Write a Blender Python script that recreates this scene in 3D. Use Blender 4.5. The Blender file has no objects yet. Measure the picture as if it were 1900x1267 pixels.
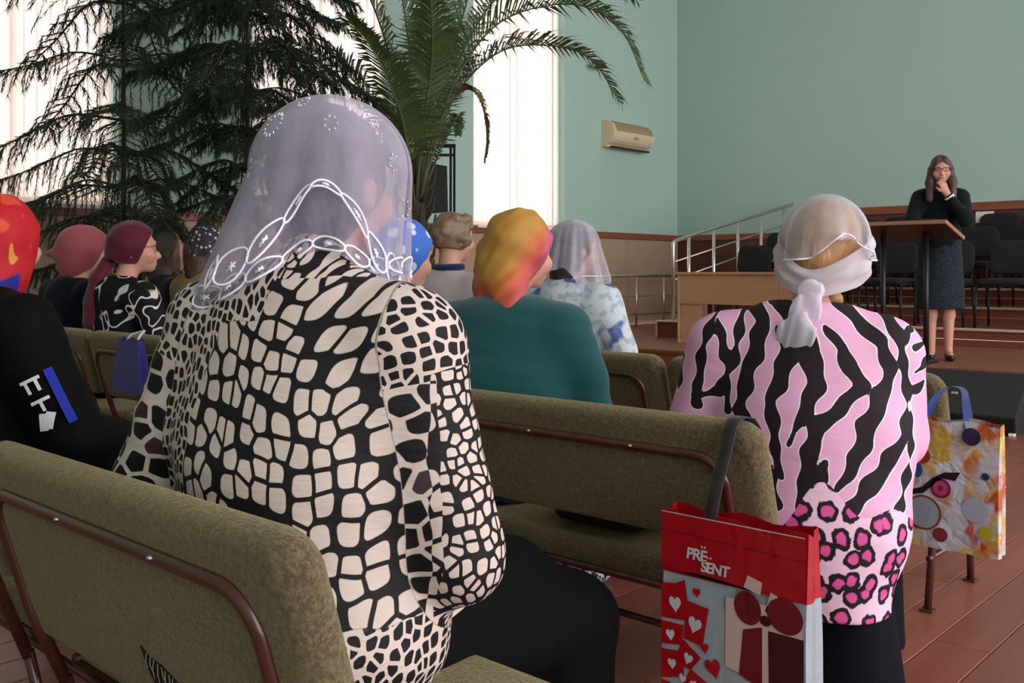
import bpy, bmesh, math, random
import numpy as np
from mathutils import Vector, Matrix

random.seed(7)
SC = bpy.context.scene
COL = SC.collection
PI = math.pi

# ------------------------------------------------------------------ camera
# World: X runs along the benches (right), Y runs towards the stage, Z up.
EYE = 1.12
YAW = math.radians(42.69)
FPX = 1800.0
cam_d = bpy.data.cameras.new('camera')
cam = bpy.data.objects.new('camera', cam_d)
COL.objects.link(cam)
cam.location = (0, 0, EYE)
cam.rotation_euler = (PI / 2, 0, YAW)
cam_d.sensor_width = 36.0
cam_d.lens = FPX / 1900.0 * 36.0
cam_d.shift_y = -(633.5 - 505.0) / 1900.0
cam_d.clip_start = 0.05
SC.camera = cam

# ------------------------------------------------------------------ world, sun, exposure
w = bpy.data.worlds.new('sky')
SC.world = w
w.use_nodes = True
bg = w.node_tree.nodes['Background']
bg.inputs[0].default_value = (0.97, 0.98, 1.0, 1)
bg.inputs[1].default_value = 0.95
sun_d = bpy.data.lights.new('sun', 'SUN')
sun_d.energy = 3.2
sun_d.angle = math.radians(3)
sun_d.color = (1.0, 0.95, 0.90)
sun = bpy.data.objects.new('sun', sun_d)
COL.objects.link(sun)
sun.location = (-14, 4, 12)
sun.rotation_euler = Vector((0.80, 0.14, -0.58)).to_track_quat('-Z', 'Y').to_euler()
vs = SC.view_settings
vs.view_transform = 'Standard'
vs.look = 'None'
vs.gamma = 1.0
vs.use_curve_mapping = False
vs.exposure = 2.2

CY, SY = math.cos(YAW), math.sin(YAW)


def at(px, py, d):
    """point of the hall seen at pixel (px, py) of the 1900x1267 frame at depth d (metres)"""
    xc = (px - 950.0) / FPX * d
    return Vector((CY * xc - SY * d, SY * xc + CY * d, EYE - (py - 505.0) / FPX * d))


# ------------------------------------------------------------------ materials
def lin(c):
    if isinstance(c, str):
        c = c.lstrip('#')
        c = [int(c[i:i + 2], 16) / 255 for i in (0, 2, 4)]
    return tuple((x / 12.92 if x <= 0.04045 else ((x + 0.055) / 1.055) ** 2.4) for x in c) + (1.0,)


class NT:
    """small node tree helper"""
    def __init__(self, name, rough=0.6, metal=0.0, spec=0.4):
        self.m = bpy.data.materials.new(name)
        self.m.use_nodes = True
        self.t = self.m.node_tree
        self.b = self.t.nodes['Principled BSDF']
        self.out = self.t.nodes['Material Output']
        self.b.inputs['Roughness'].default_value = rough
        self.b.inputs['Metallic'].default_value = metal
        self.b.inputs['Specular IOR Level'].default_value = spec

    def n(self, typ, **kw):
        x = self.t.nodes.new(typ)
        for k, v in kw.items():
            setattr(x, k, v)
        return x

    def l(self, a, b):
        self.t.links.new(a, b)

    def val(self, sock, v):
        if hasattr(v, 'is_linked') or hasattr(v, 'links'):
            self.l(v, sock)
        else:
            sock.default_value = v

    def math(self, op, a, b=None, c=None, clamp=False):
        x = self.n('ShaderNodeMath', operation=op, use_clamp=clamp)
        self.val(x.inputs[0], a)
        if b is not None:
            self.val(x.inputs[1], b)
        if c is not None:
            self.val(x.inputs[2], c)
        return x.outputs[0]

    def mix(self, f, a, b):
        x = self.n('ShaderNodeMix', data_type='RGBA')
        self.val(x.inputs[0], f)
        self.val(x.inputs[6], a)
        self.val(x.inputs[7], b)
        return x.outputs[2]

    def attr(self, name):
        return self.n('ShaderNodeAttribute', attribute_name=name)

    def obj(self):
        return self.n('ShaderNodeTexCoord').outputs['Object']

    def mapping(self, vec, scale=(1, 1, 1), rot=(0, 0, 0), loc=(0, 0, 0)):
        x = self.n('ShaderNodeMapping')
        self.l(vec, x.inputs[0])
        x.inputs['Scale'].default_value = scale
        x.inputs['Rotation'].default_value = rot
        x.inputs['Location'].default_value = loc
        return x.outputs[0]

    def noise(self, vec, scale, detail=3.0, rough=0.55, dist=0.0):
        x = self.n('ShaderNodeTexNoise')
        if vec is not None:
            self.l(vec, x.inputs['Vector'])
        x.inputs['Scale'].default_value = scale
        x.inputs['Detail'].default_value = detail
        x.inputs['Roughness'].default_value = rough
        x.inputs['Distortion'].default_value = dist
        return x.outputs['Fac']

    def step(self, v, t, w=0.01):
        """0 below t, 1 above, with a soft edge of width w"""
        x = self.n('ShaderNodeMapRange')
        self.val(x.inputs[0], v)
        x.inputs[1].default_value = t - w
        x.inputs[2].default_value = t + w
        return x.outputs[0]

    def bump(self, h, strength=0.3, dist=0.01):
        x = self.n('ShaderNodeBump')
        x.inputs['Strength'].default_value = strength
        x.inputs['Distance'].default_value = dist
        self.l(h, x.inputs['Height'])
        self.l(x.outputs[0], self.b.inputs['Normal'])

    def color(self, c):
        self.val(self.b.inputs['Base Color'], c)


def plain(name, c, rough=0.6, metal=0.0, spec=0.4, var=0.12, vscale=6.0, bump=0.0, bscale=60.0, stretch=(1, 1, 1), sheen=0.0):
    """one-colour material with a little procedural variation and relief"""
    k = NT(name, rough, metal, spec)
    v = k.mapping(k.obj(), stretch)
    c = lin(c)
    lo = tuple(x * (1 - var) for x in c[:3]) + (1,)
    hi = tuple(min(1, x * (1 + var)) for x in c[:3]) + (1,)
    k.color(k.mix(k.noise(v, vscale), lo, hi))
    if bump:
        k.bump(k.noise(v, bscale, 4), bump, 0.01)
    if sheen:
        k.b.inputs['Sheen Weight'].default_value = sheen
    return k.m


def sheer(name, c, opacity=0.45, rough=0.8, dots=None, var=0.15):
    """thin translucent fabric"""
    k = NT(name, rough, 0, 0.2)
    cc = lin(c)
    v = k.obj()
    nz = k.noise(v, 14, 3)
    col = k.mix(nz, tuple(x * (1 - var) for x in cc[:3]) + (1,), cc)
    k.color(col)
    tr = k.n('ShaderNodeBsdfTransparent')
    tl = k.n('ShaderNodeBsdfTranslucent')
    k.l(col, tl.inputs[0])
    m1 = k.n('ShaderNodeMixShader')
    m1.inputs[0].default_value = 0.35
    k.l(k.b.outputs[0], m1.inputs[1])
    k.l(tl.outputs[0], m1.inputs[2])
    # seen edge-on a veil covers more
    lw = k.n('ShaderNodeLayerWeight')
    lw.inputs[0].default_value = 0.35
    op = k.math('MULTIPLY_ADD', lw.outputs['Facing'], 0.45, opacity, clamp=True)
    op = k.math('MULTIPLY_ADD', nz, 0.25, op, clamp=True)
    op = k.math('SUBTRACT', op, 0.1, clamp=True)
    if dots:
        vo = k.n('ShaderNodeTexVoronoi', feature='F1')
        k.l(v, vo.inputs['Vector'])
        vo.inputs['Scale'].default_value = dots[0]
        vo.inputs['Randomness'].default_value = 0.9
        dd = k.math('SUBTRACT', 1.0, k.step(vo.outputs['Distance'], dots[1], 0.02))
        op = k.math('MAXIMUM', op, dd)
        k.color(k.mix(dd, col, lin(dots[2])))
    m2 = k.n('ShaderNodeMixShader')
    k.l(op, m2.inputs[0])
    k.l(tr.outputs[0], m2.inputs[1])
    k.l(m1.outputs[0], m2.inputs[2])
    k.l(m2.outputs[0], k.out.inputs[0])
    return k.m


def wood(name, c1, c2, rough=0.35, stretch=(18, 1.2, 18), bump=0.08, spec=0.5, obj_var=0.0):
    k = NT(name, rough, 0, spec)
    v = k.mapping(k.obj(), stretch)
    g = k.noise(v, 1.6, 6, 0.6, 0.6)
    col = k.mix(k.step(g, 0.5, 0.22), lin(c1), lin(c2))
    if obj_var:
        oi = k.n('ShaderNodeObjectInfo')
        f = k.math('MULTIPLY_ADD', oi.outputs['Random'], obj_var, 1 - obj_var / 2)
        hs = k.n('ShaderNodeHueSaturation')
        k.l(col, hs.inputs['Color'])
        k.l(f, hs.inputs['Value'])
        col = hs.outputs[0]
    k.color(col)
    k.bump(g, bump, 0.01)
    return k.m


# ------------------------------------------------------------------ mesh helpers
def set_props(o, label=None, cat=None, group=None, kind=None):
    if label:
        o['label'] = label
    if cat:
        o['category'] = cat
    if group:
        o['group'] = group
    if kind:
        o['kind'] = kind
    return o


def link(name, me, mat=None, parent=None):
    o = bpy.data.objects.new(name, me)
    COL.objects.link(o)
    if mat is not None and me is not None:
        me.materials.clear()
        me.materials.append(mat)
    if parent is not None:
        o.parent = parent
    return o


def empty(name, loc=(0, 0, 0), rz=0.0, label=None, cat=None, group=None, kind=None):
    o = bpy.data.objects.new(name, None)
    o.empty_display_size = 0.1
    COL.objects.link(o)
    o.location = loc
    o.rotation_euler = (0, 0, rz)
    return set_props(o, label, cat, group, kind)


def mesh_np(name, V, F, smooth=True):
    """mesh from numpy verts (n,3) and quads (m,4) or a list of faces"""
    me = bpy.data.meshes.new(name)
    if isinstance(F, np.ndarray):
        me.vertices.add(len(V))
        me.vertices.foreach_set('co', np.asarray(V, np.float32).ravel())
        k = F.shape[1]
        me.loops.add(F.size)
        me.loops.foreach_set('vertex_index', F.astype(np.int32).ravel())
        me.polygons.add(len(F))
        me.polygons.foreach_set('loop_start', np.arange(0, F.size, k, dtype=np.int32))
        me.polygons.foreach_set('loop_total', np.full(len(F), k, np.int32))
        me.update(calc_edges=True)
    else:
        me.from_pydata([tuple(v) for v in V], [], F)
        me.update()
    if smooth:
        me.polygons.foreach_set('use_smooth', np.ones(len(me.polygons), bool))
    return me


class MB:
    """collects shapes into one mesh"""
    def __init__(self):
        self.V = []
        self.F = []
        self.sm = []

    def add(self, V, F, smooth=False):
        o = len(self.V)
        self.V += [tuple(v) for v in V]
        self.F += [tuple(i + o for i in f) for f in F]
        self.sm += [smooth] * len(F)
        return self

    def box(self, lo, hi, M=None):
        x0, y0, z0 = lo
        x1, y1, z1 = hi
        V = [Vector(p) for p in ((x0, y0, z0), (x1, y0, z0), (x1, y1, z0), (x0, y1, z0), (x0, y0, z1), (x1, y0, z1), (x1, y1, z1), (x0, y1, z1))]
        if M is not None:
            V = [M @ v for v in V]
        return self.add(V, [(0, 3, 2, 1), (4, 5, 6, 7), (0, 1, 5, 4), (1, 2, 6, 5), (2, 3, 7, 6), (3, 0, 4, 7)])

    def bbox(self, lo, hi, b=0.006, M=None):
        """box with chamfered edges"""
        lo = Vector(lo)
        hi = Vector(hi)
        c = (lo + hi) / 2
        h = (hi - lo) / 2
        b = min(b, min(h) * 0.9)
        V = []
        idx = {}
        for sx in (-1, 1):
            for sy in (-1, 1):
                for sz in (-1, 1):
                    for ax in range(3):
                        p = [sx * (h[0] - b), sy * (h[1] - b), sz * (h[2] - b)]
                        p[ax] += (sx, sy, sz)[ax] * b
                        idx[(sx, sy, sz, ax)] = len(V)
                        q = Vector(p) + c
                        V.append(M @ q if M is not None else q)
        F = []
        for ax in range(3):
            a1, a2 = (ax + 1) % 3, (ax + 2) % 3
            for s in (-1, 1):
                q = []
                for t1, t2 in ((-1, -1), (1, -1), (1, 1), (-1, 1)):
                    k = [0, 0, 0]
                    k[ax] = s
                    k[a1] = t1
                    k[a2] = t2
                    q.append(idx[tuple(k) + (ax,)])
                F.append(tuple(q) if s > 0 else tuple(reversed(q)))
            for t1 in (-1, 1):
                for t2 in (-1, 1):
                    k0 = [0, 0, 0]
                    k1 = [0, 0, 0]
                    k0[ax] = -1
                    k1[ax] = 1
                    k0[a1] = k1[a1] = t1
                    k0[a2] = k1[a2] = t2
                    q = [idx[tuple(k0) + (a1,)], idx[tuple(k1) + (a1,)], idx[tuple(k1) + (a2,)], idx[tuple(k0) + (a2,)]]
                    F.append(tuple(q) if t1 * t2 < 0 else tuple(reversed(q)))
        for sx in (-1, 1):
            for sy in (-1, 1):
                for sz in (-1, 1):
                    q = [idx[(sx, sy, sz, a)] for a in range(3)]
                    F.append(tuple(q) if sx * sy * sz > 0 else tuple(reversed(q)))
        return self.add(V, F)

    def tube(self, pts, r, n=8, r2=None, cap=True, rr=None):
        pts = [Vector(p) for p in pts]
        m = len(pts)
        V = []
        F = []
        up = Vector((0, 0, 1))
        prev = None
        for i, p in enumerate(pts):
            t = (pts[min(i + 1, m - 1)] - pts[max(i - 1, 0)])
            if t.length < 1e-9:
                t = Vector((0, 0, 1))
            t.normalize()
            if prev is None:
                a = t.cross(up if abs(t.z) < 0.95 else Vector((1, 0, 0))).normalized()
            else:
                a = (prev - t * prev.dot(t)).normalized()
            prev = a
            b = t.cross(a)
            if rr is not None:
                q = rr[i]
            else:
                q = r if r2 is None else r + (r2 - r) * i / max(1, m - 1)
            for j in range(n):
                an = 2 * PI * j / n
                V.append(p + (a * math.cos(an) + b * math.sin(an)) * q)
        for i in range(m - 1):
            for j in range(n):
                j2 = (j + 1) % n
                F.append((i * n + j, i * n + j2, (i + 1) * n + j2, (i + 1) * n + j))
        if cap:
            F.append(tuple(range(n - 1, -1, -1)))
            F.append(tuple((m - 1) * n + j for j in range(n)))
        return self.add(V, F, True)

    def lathe(self, prof, n=24, c=(0, 0, 0)):
        V = []
        F = []
        for r, z in prof:
            for j in range(n):
                a = 2 * PI * j / n
                V.append((c[0] + r * math.cos(a), c[1] + r * math.sin(a), c[2] + z))
        m = len(prof)
        for i in range(m - 1):
            for j in range(n):
                j2 = (j + 1) % n
                F.append((i * n + j, i * n + j2, (i + 1) * n + j2, (i + 1) * n + j))
        F.append(tuple(range(n - 1, -1, -1)))
        F.append(tuple((m - 1) * n + j for j in range(n)))
        return self.add(V, F, True)

    def prism(self, poly, y0, y1, axis='y'):
        """polygon (a,b) extruded along an axis: y -> (a,y,b), x -> (x,a,b), z -> (a,b,z)"""
        def P(a, b, t):
            return {'y': (a, t, b), 'x': (t, a, b), 'z': (a, b, t)}[axis]
        n = len(poly)
        V = [P(a, b, y0) for a, b in poly] + [P(a, b, y1) for a, b in poly]
        F = [tuple(range(n)), tuple(range(2 * n - 1, n - 1, -1))]
        for i in range(n):
            j = (i + 1) % n
            F.append((i, i + n, j + n, j))
        return self.add(V, F)

    def slab(self, w, h, t, rc, re, M=None, bulge=0.0, seg=6, nu=None):
        """cushion-like slab in the XZ plane (centre at origin), thickness along Y, rounded corners and edges"""
        def outline(ins):
            P = []
            r = max(rc - ins, 0.001)
            W, H = w / 2 - ins, h / 2 - ins
            for cx, cz, a0 in ((W - r, H - r, 0), (-W + r, H - r, PI / 2), (-W + r, -H + r, PI), (W - r, -H + r, 1.5 * PI)):
                for i in range(seg + 1):
                    a = a0 + PI / 2 * i / seg
                    P.append((cx + r * math.cos(a), cz + r * math.sin(a)))
            return P
        rings = []
        for i in range(seg + 1):
            a = -PI / 2 + PI * i / seg
            rings.append((re * (1 - math.cos(a)), -(t / 2 - re) + re * math.sin(a) if a < 0 else (t / 2 - re) + re * math.sin(a)))
        # inner rings for a soft bulge
        rings = [(re + min(w, h) * 0.22, -t / 2 - bulge)] + rings + [(re + min(w, h) * 0.22, t / 2 + bulge)]
        V = []
        F = []
        n = None
        for ins, y in rings:
            O = outline(ins)
            n = len(O)
            for x, z in O:
                v = Vector((x, y, z))
                V.append(M @ v if M is not None else v)
        for i in range(len(rings) - 1):
            for j in range(n):
                j2 = (j + 1) % n
                F.append((i * n + j, (i + 1) * n + j, (i + 1) * n + j2, i * n + j2))
        m = len(rings) - 1
        F.append(tuple(range(n)))
        F.append(tuple(m * n + j for j in range(n - 1, -1, -1)))
        return self.add(V, F, True)

    def mesh(self, name):
        me = bpy.data.meshes.new(name)
        me.from_pydata(self.V, [], self.F)
        me.polygons.foreach_set('use_smooth', np.array(self.sm, bool))
        me.update()
        return me

    def build(self, name, mat, parent=None):
        me = self.mesh(name)
        return link(name, me, mat, parent)


def arc(c, r, a0, a1, n, plane='xz'):
    P = []
    for i in range(n + 1):
        a = a0 + (a1 - a0) * i / n
        x, z = r * math.cos(a), r * math.sin(a)
        P.append((c[0] + x, c[1], c[2] + z) if plane == 'xz' else (c[0], c[1] + x, c[2] + z))
    return P


def bez(pts, n):
    """Catmull-Rom through points"""
    P = [Vector(p) for p in pts]
    P = [P[0] * 2 - P[1]] + P + [P[-1] * 2 - P[-2]]
    out = []
    segs = len(P) - 3
    for i in range(n + 1):
        s = min(i / n * segs, segs - 1e-6)
        k = int(s)
        t = s - k
        a, b, c, d = P[k:k + 4]
        out.append(0.5 * ((2 * b) + (c - a) * t + (2 * a - 5 * b + 4 * c - d) * t * t + (3 * b - a - 3 * c + d) * t ** 3))
    return out


def copy_tree(o, parent=None):
    c = o.copy()
    COL.objects.link(c)
    c.parent = parent
    for ch in o.children:
        copy_tree(ch, c)
    return c


# ------------------------------------------------------------------ implicit surfaces for bodies and cloth
def smin(a, b, k):
    if k <= 0:
        return np.minimum(a, b)
    h = np.maximum(k - np.abs(a - b), 0) / k
    return np.minimum(a, b) - h * h * k * 0.25


class S:
    def __init__(self):
        self.p = []

    def rc(self, a, b, r1, r2=None, k=0.03):
        r2 = r1 if r2 is None else r2
        self.p.append(('rc', np.array(a, np.float32), np.array(b, np.float32), r1, r2, k))
        return self

    def ell(self, c, r, R=None, k=0.04):
        self.p.append(('ell', np.array(c, np.float32), np.array(r, np.float32), None if R is None else np.array(R, np.float32), None, k))
        return self

    def chain(self, pts, rs, k=0.02):
        for i in range(len(pts) - 1):
            self.rc(pts[i], pts[i + 1], rs[i], rs[i + 1], k)
        return self

    def bounds(self):
        lo = np.full(3, 1e9)
        hi = -lo
        for q in self.p:
            if q[0] == 'rc':
                for c, r in ((q[1], q[3]), (q[2], q[4])):
                    lo = np.minimum(lo, c - r)
                    hi = np.maximum(hi, c + r)
            else:
                m = q[2] if q[3] is None else np.full(3, q[2].max())
                lo = np.minimum(lo, q[1] - m)
                hi = np.maximum(hi, q[1] + m)
        pad = max([q[5] for q in self.p]) * 0.3 + 0.008
        return lo - pad, hi + pad

    def __call__(self, P):
        d = None
        for q in self.p:
            if q[0] == 'rc':
                ba = q[2] - q[1]
                pa = P - q[1]
                t = np.clip(pa @ ba / max(float(ba @ ba), 1e-9), 0, 1)
                e = np.sqrt(((pa - t[:, None] * ba) ** 2).sum(1)) - (q[3] + (q[4] - q[3]) * t)
            else:
                pa = P - q[1]
                if q[3] is not None:
                    pa = pa @ q[3]
                a = pa / q[2]
                k0 = np.sqrt((a * a).sum(1))
                b = a / q[2]
                k1 = np.sqrt((b * b).sum(1)) + 1e-6
                e = k0 * (k0 - 1) / k1
            d = e if d is None else smin(d, e, q[5])
        return d


def wob(P, freq, seed, octs=2):
    """cheap smooth pseudo noise, about -1..1"""
    rs = np.random.RandomState(seed)
    out = np.zeros(len(P), np.float32)
    amp = 1.0
    tot = 0
    for o in range(octs):
        for i in range(4):
            v = rs.normal(size=3)
            v /= np.linalg.norm(v)
            v2 = rs.normal(size=3)
            v2 /= np.linalg.norm(v2)
            ph = rs.uniform(0, 6.28, 2)
            out += amp * np.sin(P @ (v * freq).astype(np.float32) + ph[0] + 1.3 * np.sin(P @ (v2 * freq * 0.7).astype(np.float32) + ph[1]))
        tot += amp * 2.4
        amp *= 0.5
        freq *= 2.1
    return out / tot


def nets(f, lo, hi, h):
    lo = np.array(lo, np.float32) - 2.5 * h
    hi = np.array(hi, np.float32) + 2.5 * h
    n = np.ceil((hi - lo) / h).astype(int) + 1
    ax = [lo[i] + h * np.arange(n[i], dtype=np.float32) for i in range(3)]
    G = np.stack(np.meshgrid(*ax, indexing='ij'), -1).reshape(-1, 3)
    v = np.empty(len(G), np.float32)
    for i in range(0, len(G), 400000):
        v[i:i + 400000] = f(G[i:i + 400000])
    v = v.reshape(n)
    ins = v < 0
    c = np.zeros(n - 1, np.int8)
    for dx in (0, 1):
        for dy in (0, 1):
            for dz in (0, 1):
                c += ins[dx:n[0] - 1 + dx, dy:n[1] - 1 + dy, dz:n[2] - 1 + dz]
    act = (c > 0) & (c < 8)
    I = np.argwhere(act)
    ids = np.full(n - 1, -1, np.int32)
    ids[act] = np.arange(len(I))
    acc = np.zeros((len(I), 3), np.float32)
    cnt = np.zeros(len(I), np.float32)
    cor = [(0, 0, 0), (1, 0, 0), (0, 1, 0), (1, 1, 0), (0, 0, 1), (1, 0, 1), (0, 1, 1), (1, 1, 1)]
    for a in range(8):
        for b in range(a + 1, 8):
            df = [cor[b][k] - cor[a][k] for k in range(3)]
            if sum(abs(x) for x in df) != 1:
                continue
            va = v[I[:, 0] + cor[a][0], I[:, 1] + cor[a][1], I[:, 2] + cor[a][2]]
            vb = v[I[:, 0] + cor[b][0], I[:, 1] + cor[b][1], I[:, 2] + cor[b][2]]
            m = (va < 0) != (vb < 0)
            t = np.where(m, va / np.where(m, va - vb, 1), 0)
            p = np.array(cor[a], np.float32) + t[:, None] * np.array(df, np.float32)
            acc += np.where(m[:, None], p, 0)
            cnt += m
    V = lo + (I + acc / cnt[:, None]) * h
    F = []
    for d in range(3):
        e1, e2 = (d + 1) % 3, (d + 2) % 3
        s0 = [slice(None)] * 3
        s1 = [slice(None)] * 3
        s0[d] = slice(0, n[d] - 1)
        s1[d] = slice(1, n[d])
        A, B = ins[tuple(s0)], ins[tuple(s1)]
        ch = A != B
        K = np.argwhere(ch)
        K = K[(K[:, e1] > 0) & (K[:, e2] > 0) & (K[:, e1] < n[e1] - 1) & (K[:, e2] < n[e2] - 1)]
        flip = A[K[:, 0], K[:, 1], K[:, 2]]
        q = []
        for o1, o2 in ((-1, -1), (0, -1), (0, 0), (-1, 0)):
            J = K.copy()
            J[:, e1] += o1
            J[:, e2] += o2
            q.append(ids[J[:, 0], J[:, 1], J[:, 2]])
        q = np.stack(q, 1)
        q[~flip] = q[~flip][:, ::-1]
        F.append(q)
    F = np.concatenate(F)
    F = F[(F >= 0).all(1)]
    return V, F


def fattr(me, name, arr):
    if arr.ndim == 1:
        a = me.attributes.new(name, 'FLOAT', 'POINT')
        a.data.foreach_set('value', arr.astype(np.float32))
    else:
        a = me.attributes.new(name, 'FLOAT_VECTOR', 'POINT')
        a.data.foreach_set('vector', arr.astype(np.float32).ravel())


def cattr(me, name, arr):
    a = me.attributes.new(name, 'FLOAT_COLOR', 'POINT')
    a.data.foreach_set('color', np.concatenate([arr, np.ones((len(arr), 1))], 1).astype(np.float32).ravel())

# ================================================================== THE ROOM
XL = -7.85          # window wall
YB = 12.08          # back wall
XR = 5.2            # floor and ceiling end here, open to the daylight of the other side of the hall
Y0 = -2.6
HC = 5.9
YS = 7.55           # front of the stage
ZS = 0.40           # stage floor
TIERS = ((9.78, 0.58), (10.56, 0.76), (11.33, 0.94))

M_green = plain('mint_green_wall_paint', '#a6bfb4', 0.75, var=0.04, vscale=1.5, bump=0.05, bscale=90)
M_beige = plain('beige_wainscot_laminate', '#ab8c76', 0.5, var=0.06, vscale=2.5)
M_mahog = wood('mahogany_wainscot', '#4a2620', '#643329', 0.4, (3, 3, 0.7))
M_rail = wood('red_brown_wood_trim', '#7a3f2e', '#8f5038', 0.45, (2, 2, 8))
M_white = plain('white_painted_wood', '#e6e2da', 0.5, var=0.04)
M_pinkframe = plain('pale_pink_painted_frame', '#dcc2b8', 0.5, var=0.04)
M_ceil = plain('white_ceiling_paint', '#d8d8d2', 0.9, var=0.03)
M_plank = wood('red_brown_floor_paint', '#7d4336', '#965646', 0.33, (10, 0.8, 10), 0.05, obj_var=0.25)
M_gap = plain('dark_floor_underlay', '#2a1712', 0.9)
M_stage = wood('stage_floor_wood', '#7a4433', '#955a43', 0.35, (0.8, 12, 12), 0.05)
M_riser = wood('stage_riser_wood', '#6b3527', '#864a35', 0.4, (0.8, 10, 10), 0.05)
M_nosing = plain('pale_metal_nosing', '#c9b9aa', 0.4, 0.3, var=0.05)
M_steel = plain('brushed_steel', '#cfcac2', 0.28, 0.85, var=0.05)
M_black = plain('black_plastic', '#17181a', 0.45, var=0.1)
M_blackmetal = plain('black_painted_metal', '#1c1c20', 0.4, 0.2, var=0.1)

# floor: base slab and single boards
fl = MB().box((XL, Y0, -0.12), (XR, YS + 0.3, -0.022)).build('floor', M_gap)
set_props(fl, 'red-brown painted board floor of the hall', None, kind='structure')
PWD = 0.158
pm = {}
for Lp in (2.0, 3.1, 4.05):
    pm[Lp] = MB().bbox((0, 0, -0.022), (PWD - 0.003, Lp - 0.003, 0.0), 0.002).mesh('plank')
    pm[Lp].materials.append(M_plank)
i = 0
x = XL
while x < 2.6:
    y = Y0 + (0, -0.9, -1.7, -0.4)[i % 4]
    j = i
    while y < YS:
        Lp = (4.05, 3.1, 4.05, 2.0)[j % 4]
        if y + Lp > Y0 + 0.1:
            # boards nobody could see (far left under the rows, beyond the aisle) are left out
            d_mid = -SY * x + CY * (y + Lp)
            if d_mid > 0.3:
                o = bpy.data.objects.new('plank', pm[Lp])
                COL.objects.link(o)
                o.location = (x, y, 0)
                o.parent = fl
        y += Lp
        j += 1
    x += PWD
    i += 1

# window wall
WIN = ((2.07, 3.70), (4.97, 6.60), (7.86, 9.49))
WZ0, WZ1 = 1.66, 5.3
TH = 0.34
mb = MB()
ys = [Y0] + [v for a in WIN for v in a] + [YB + 0.2]
for a, b in zip(ys[0::2], ys[1::2]):
    mb.box((XL - TH, a, 0), (XL, b, HC))
for a, b in WIN:
    mb.box((XL - TH, a, 0), (XL, b, WZ0))
    mb.box((XL - TH, a, WZ1), (XL, b, HC))
wl = mb.build('wall_left', M_green)
set_props(wl, 'mint green window wall with beige wainscot', None, kind='structure')
# wainscot panels, each its own piece
y = Y0
while y < YB - 0.01:
    y2 = min(y + 1.22, YB - 0.002)
    MB().bbox((XL + 0.001, y + 0.004, 0.10), (XL + 0.02, y2 - 0.004, 1.57), 0.004).build('wainscot_panel', M_beige, wl)
    y = y2
tr = MB().bbox((XL + 0.001, Y0, 1.57), (XL + 0.045, YB - 0.05, 1.655), 0.006).build('trim_1', M_rail)
set_props(tr, 'red-brown wooden rail along the window wall', None, kind='structure')
bb = MB().bbox((XL + 0.021, Y0, 0.0), (XL + 0.04, YS - 0.002, 0.10), 0.004).build('baseboard_left', M_rail)
set_props(bb, 'red-brown baseboard of the window wall', None, kind='structure')

# back wall
wb = MB().box((XL - TH, YB, 0), (XR, YB + 0.3, HC)).build('wall_back', M_green)
set_props(wb, 'mint green back wall behind the stage', None, kind='structure')
xs = XL
while xs < XR - 0.05:
    x2 = min(xs + 0.62, XR)
    top = 1.57 if x2 < -5.25 else 1.84
    MB().bbox((xs + 0.003, YB - 0.02, ZS), (x2 - 0.003, YB - 0.001, top), 0.004).build('wainscot_panel', M_mahog, wb)
    xs = x2
tr = MB().bbox((XL + 0.05, YB - 0.045, 1.57), (-5.24, YB - 0.001, 1.655), 0.006).build('trim_2', M_rail)
set_props(tr, 'low red-brown rail on the back wall beside the corner', None, kind='structure')
tr = MB().bbox((-5.27, YB - 0.045, 1.84), (XR, YB - 0.001, 1.94), 0.006).build('trim_3', M_rail)
set_props(tr, 'raised red-brown rail on the back wall above the choir chairs', None, kind='structure')
wr_ = MB().box((XL - TH, Y0 - 0.3, 0), (XR, Y0, HC)).build('wall_rear_unseen', M_green)  # unseen wall, added to keep sky light from entering behind the camera
set_props(wr_, 'unseen mint green wall behind the camera, added to block sky light', None, kind='structure')
ce = MB().box((XL - TH, Y0, HC), (XR, YB + 0.3, HC + 0.2)).build('ceiling', M_ceil)
set_props(ce, 'white ceiling high above the hall', None, kind='structure')

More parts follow.
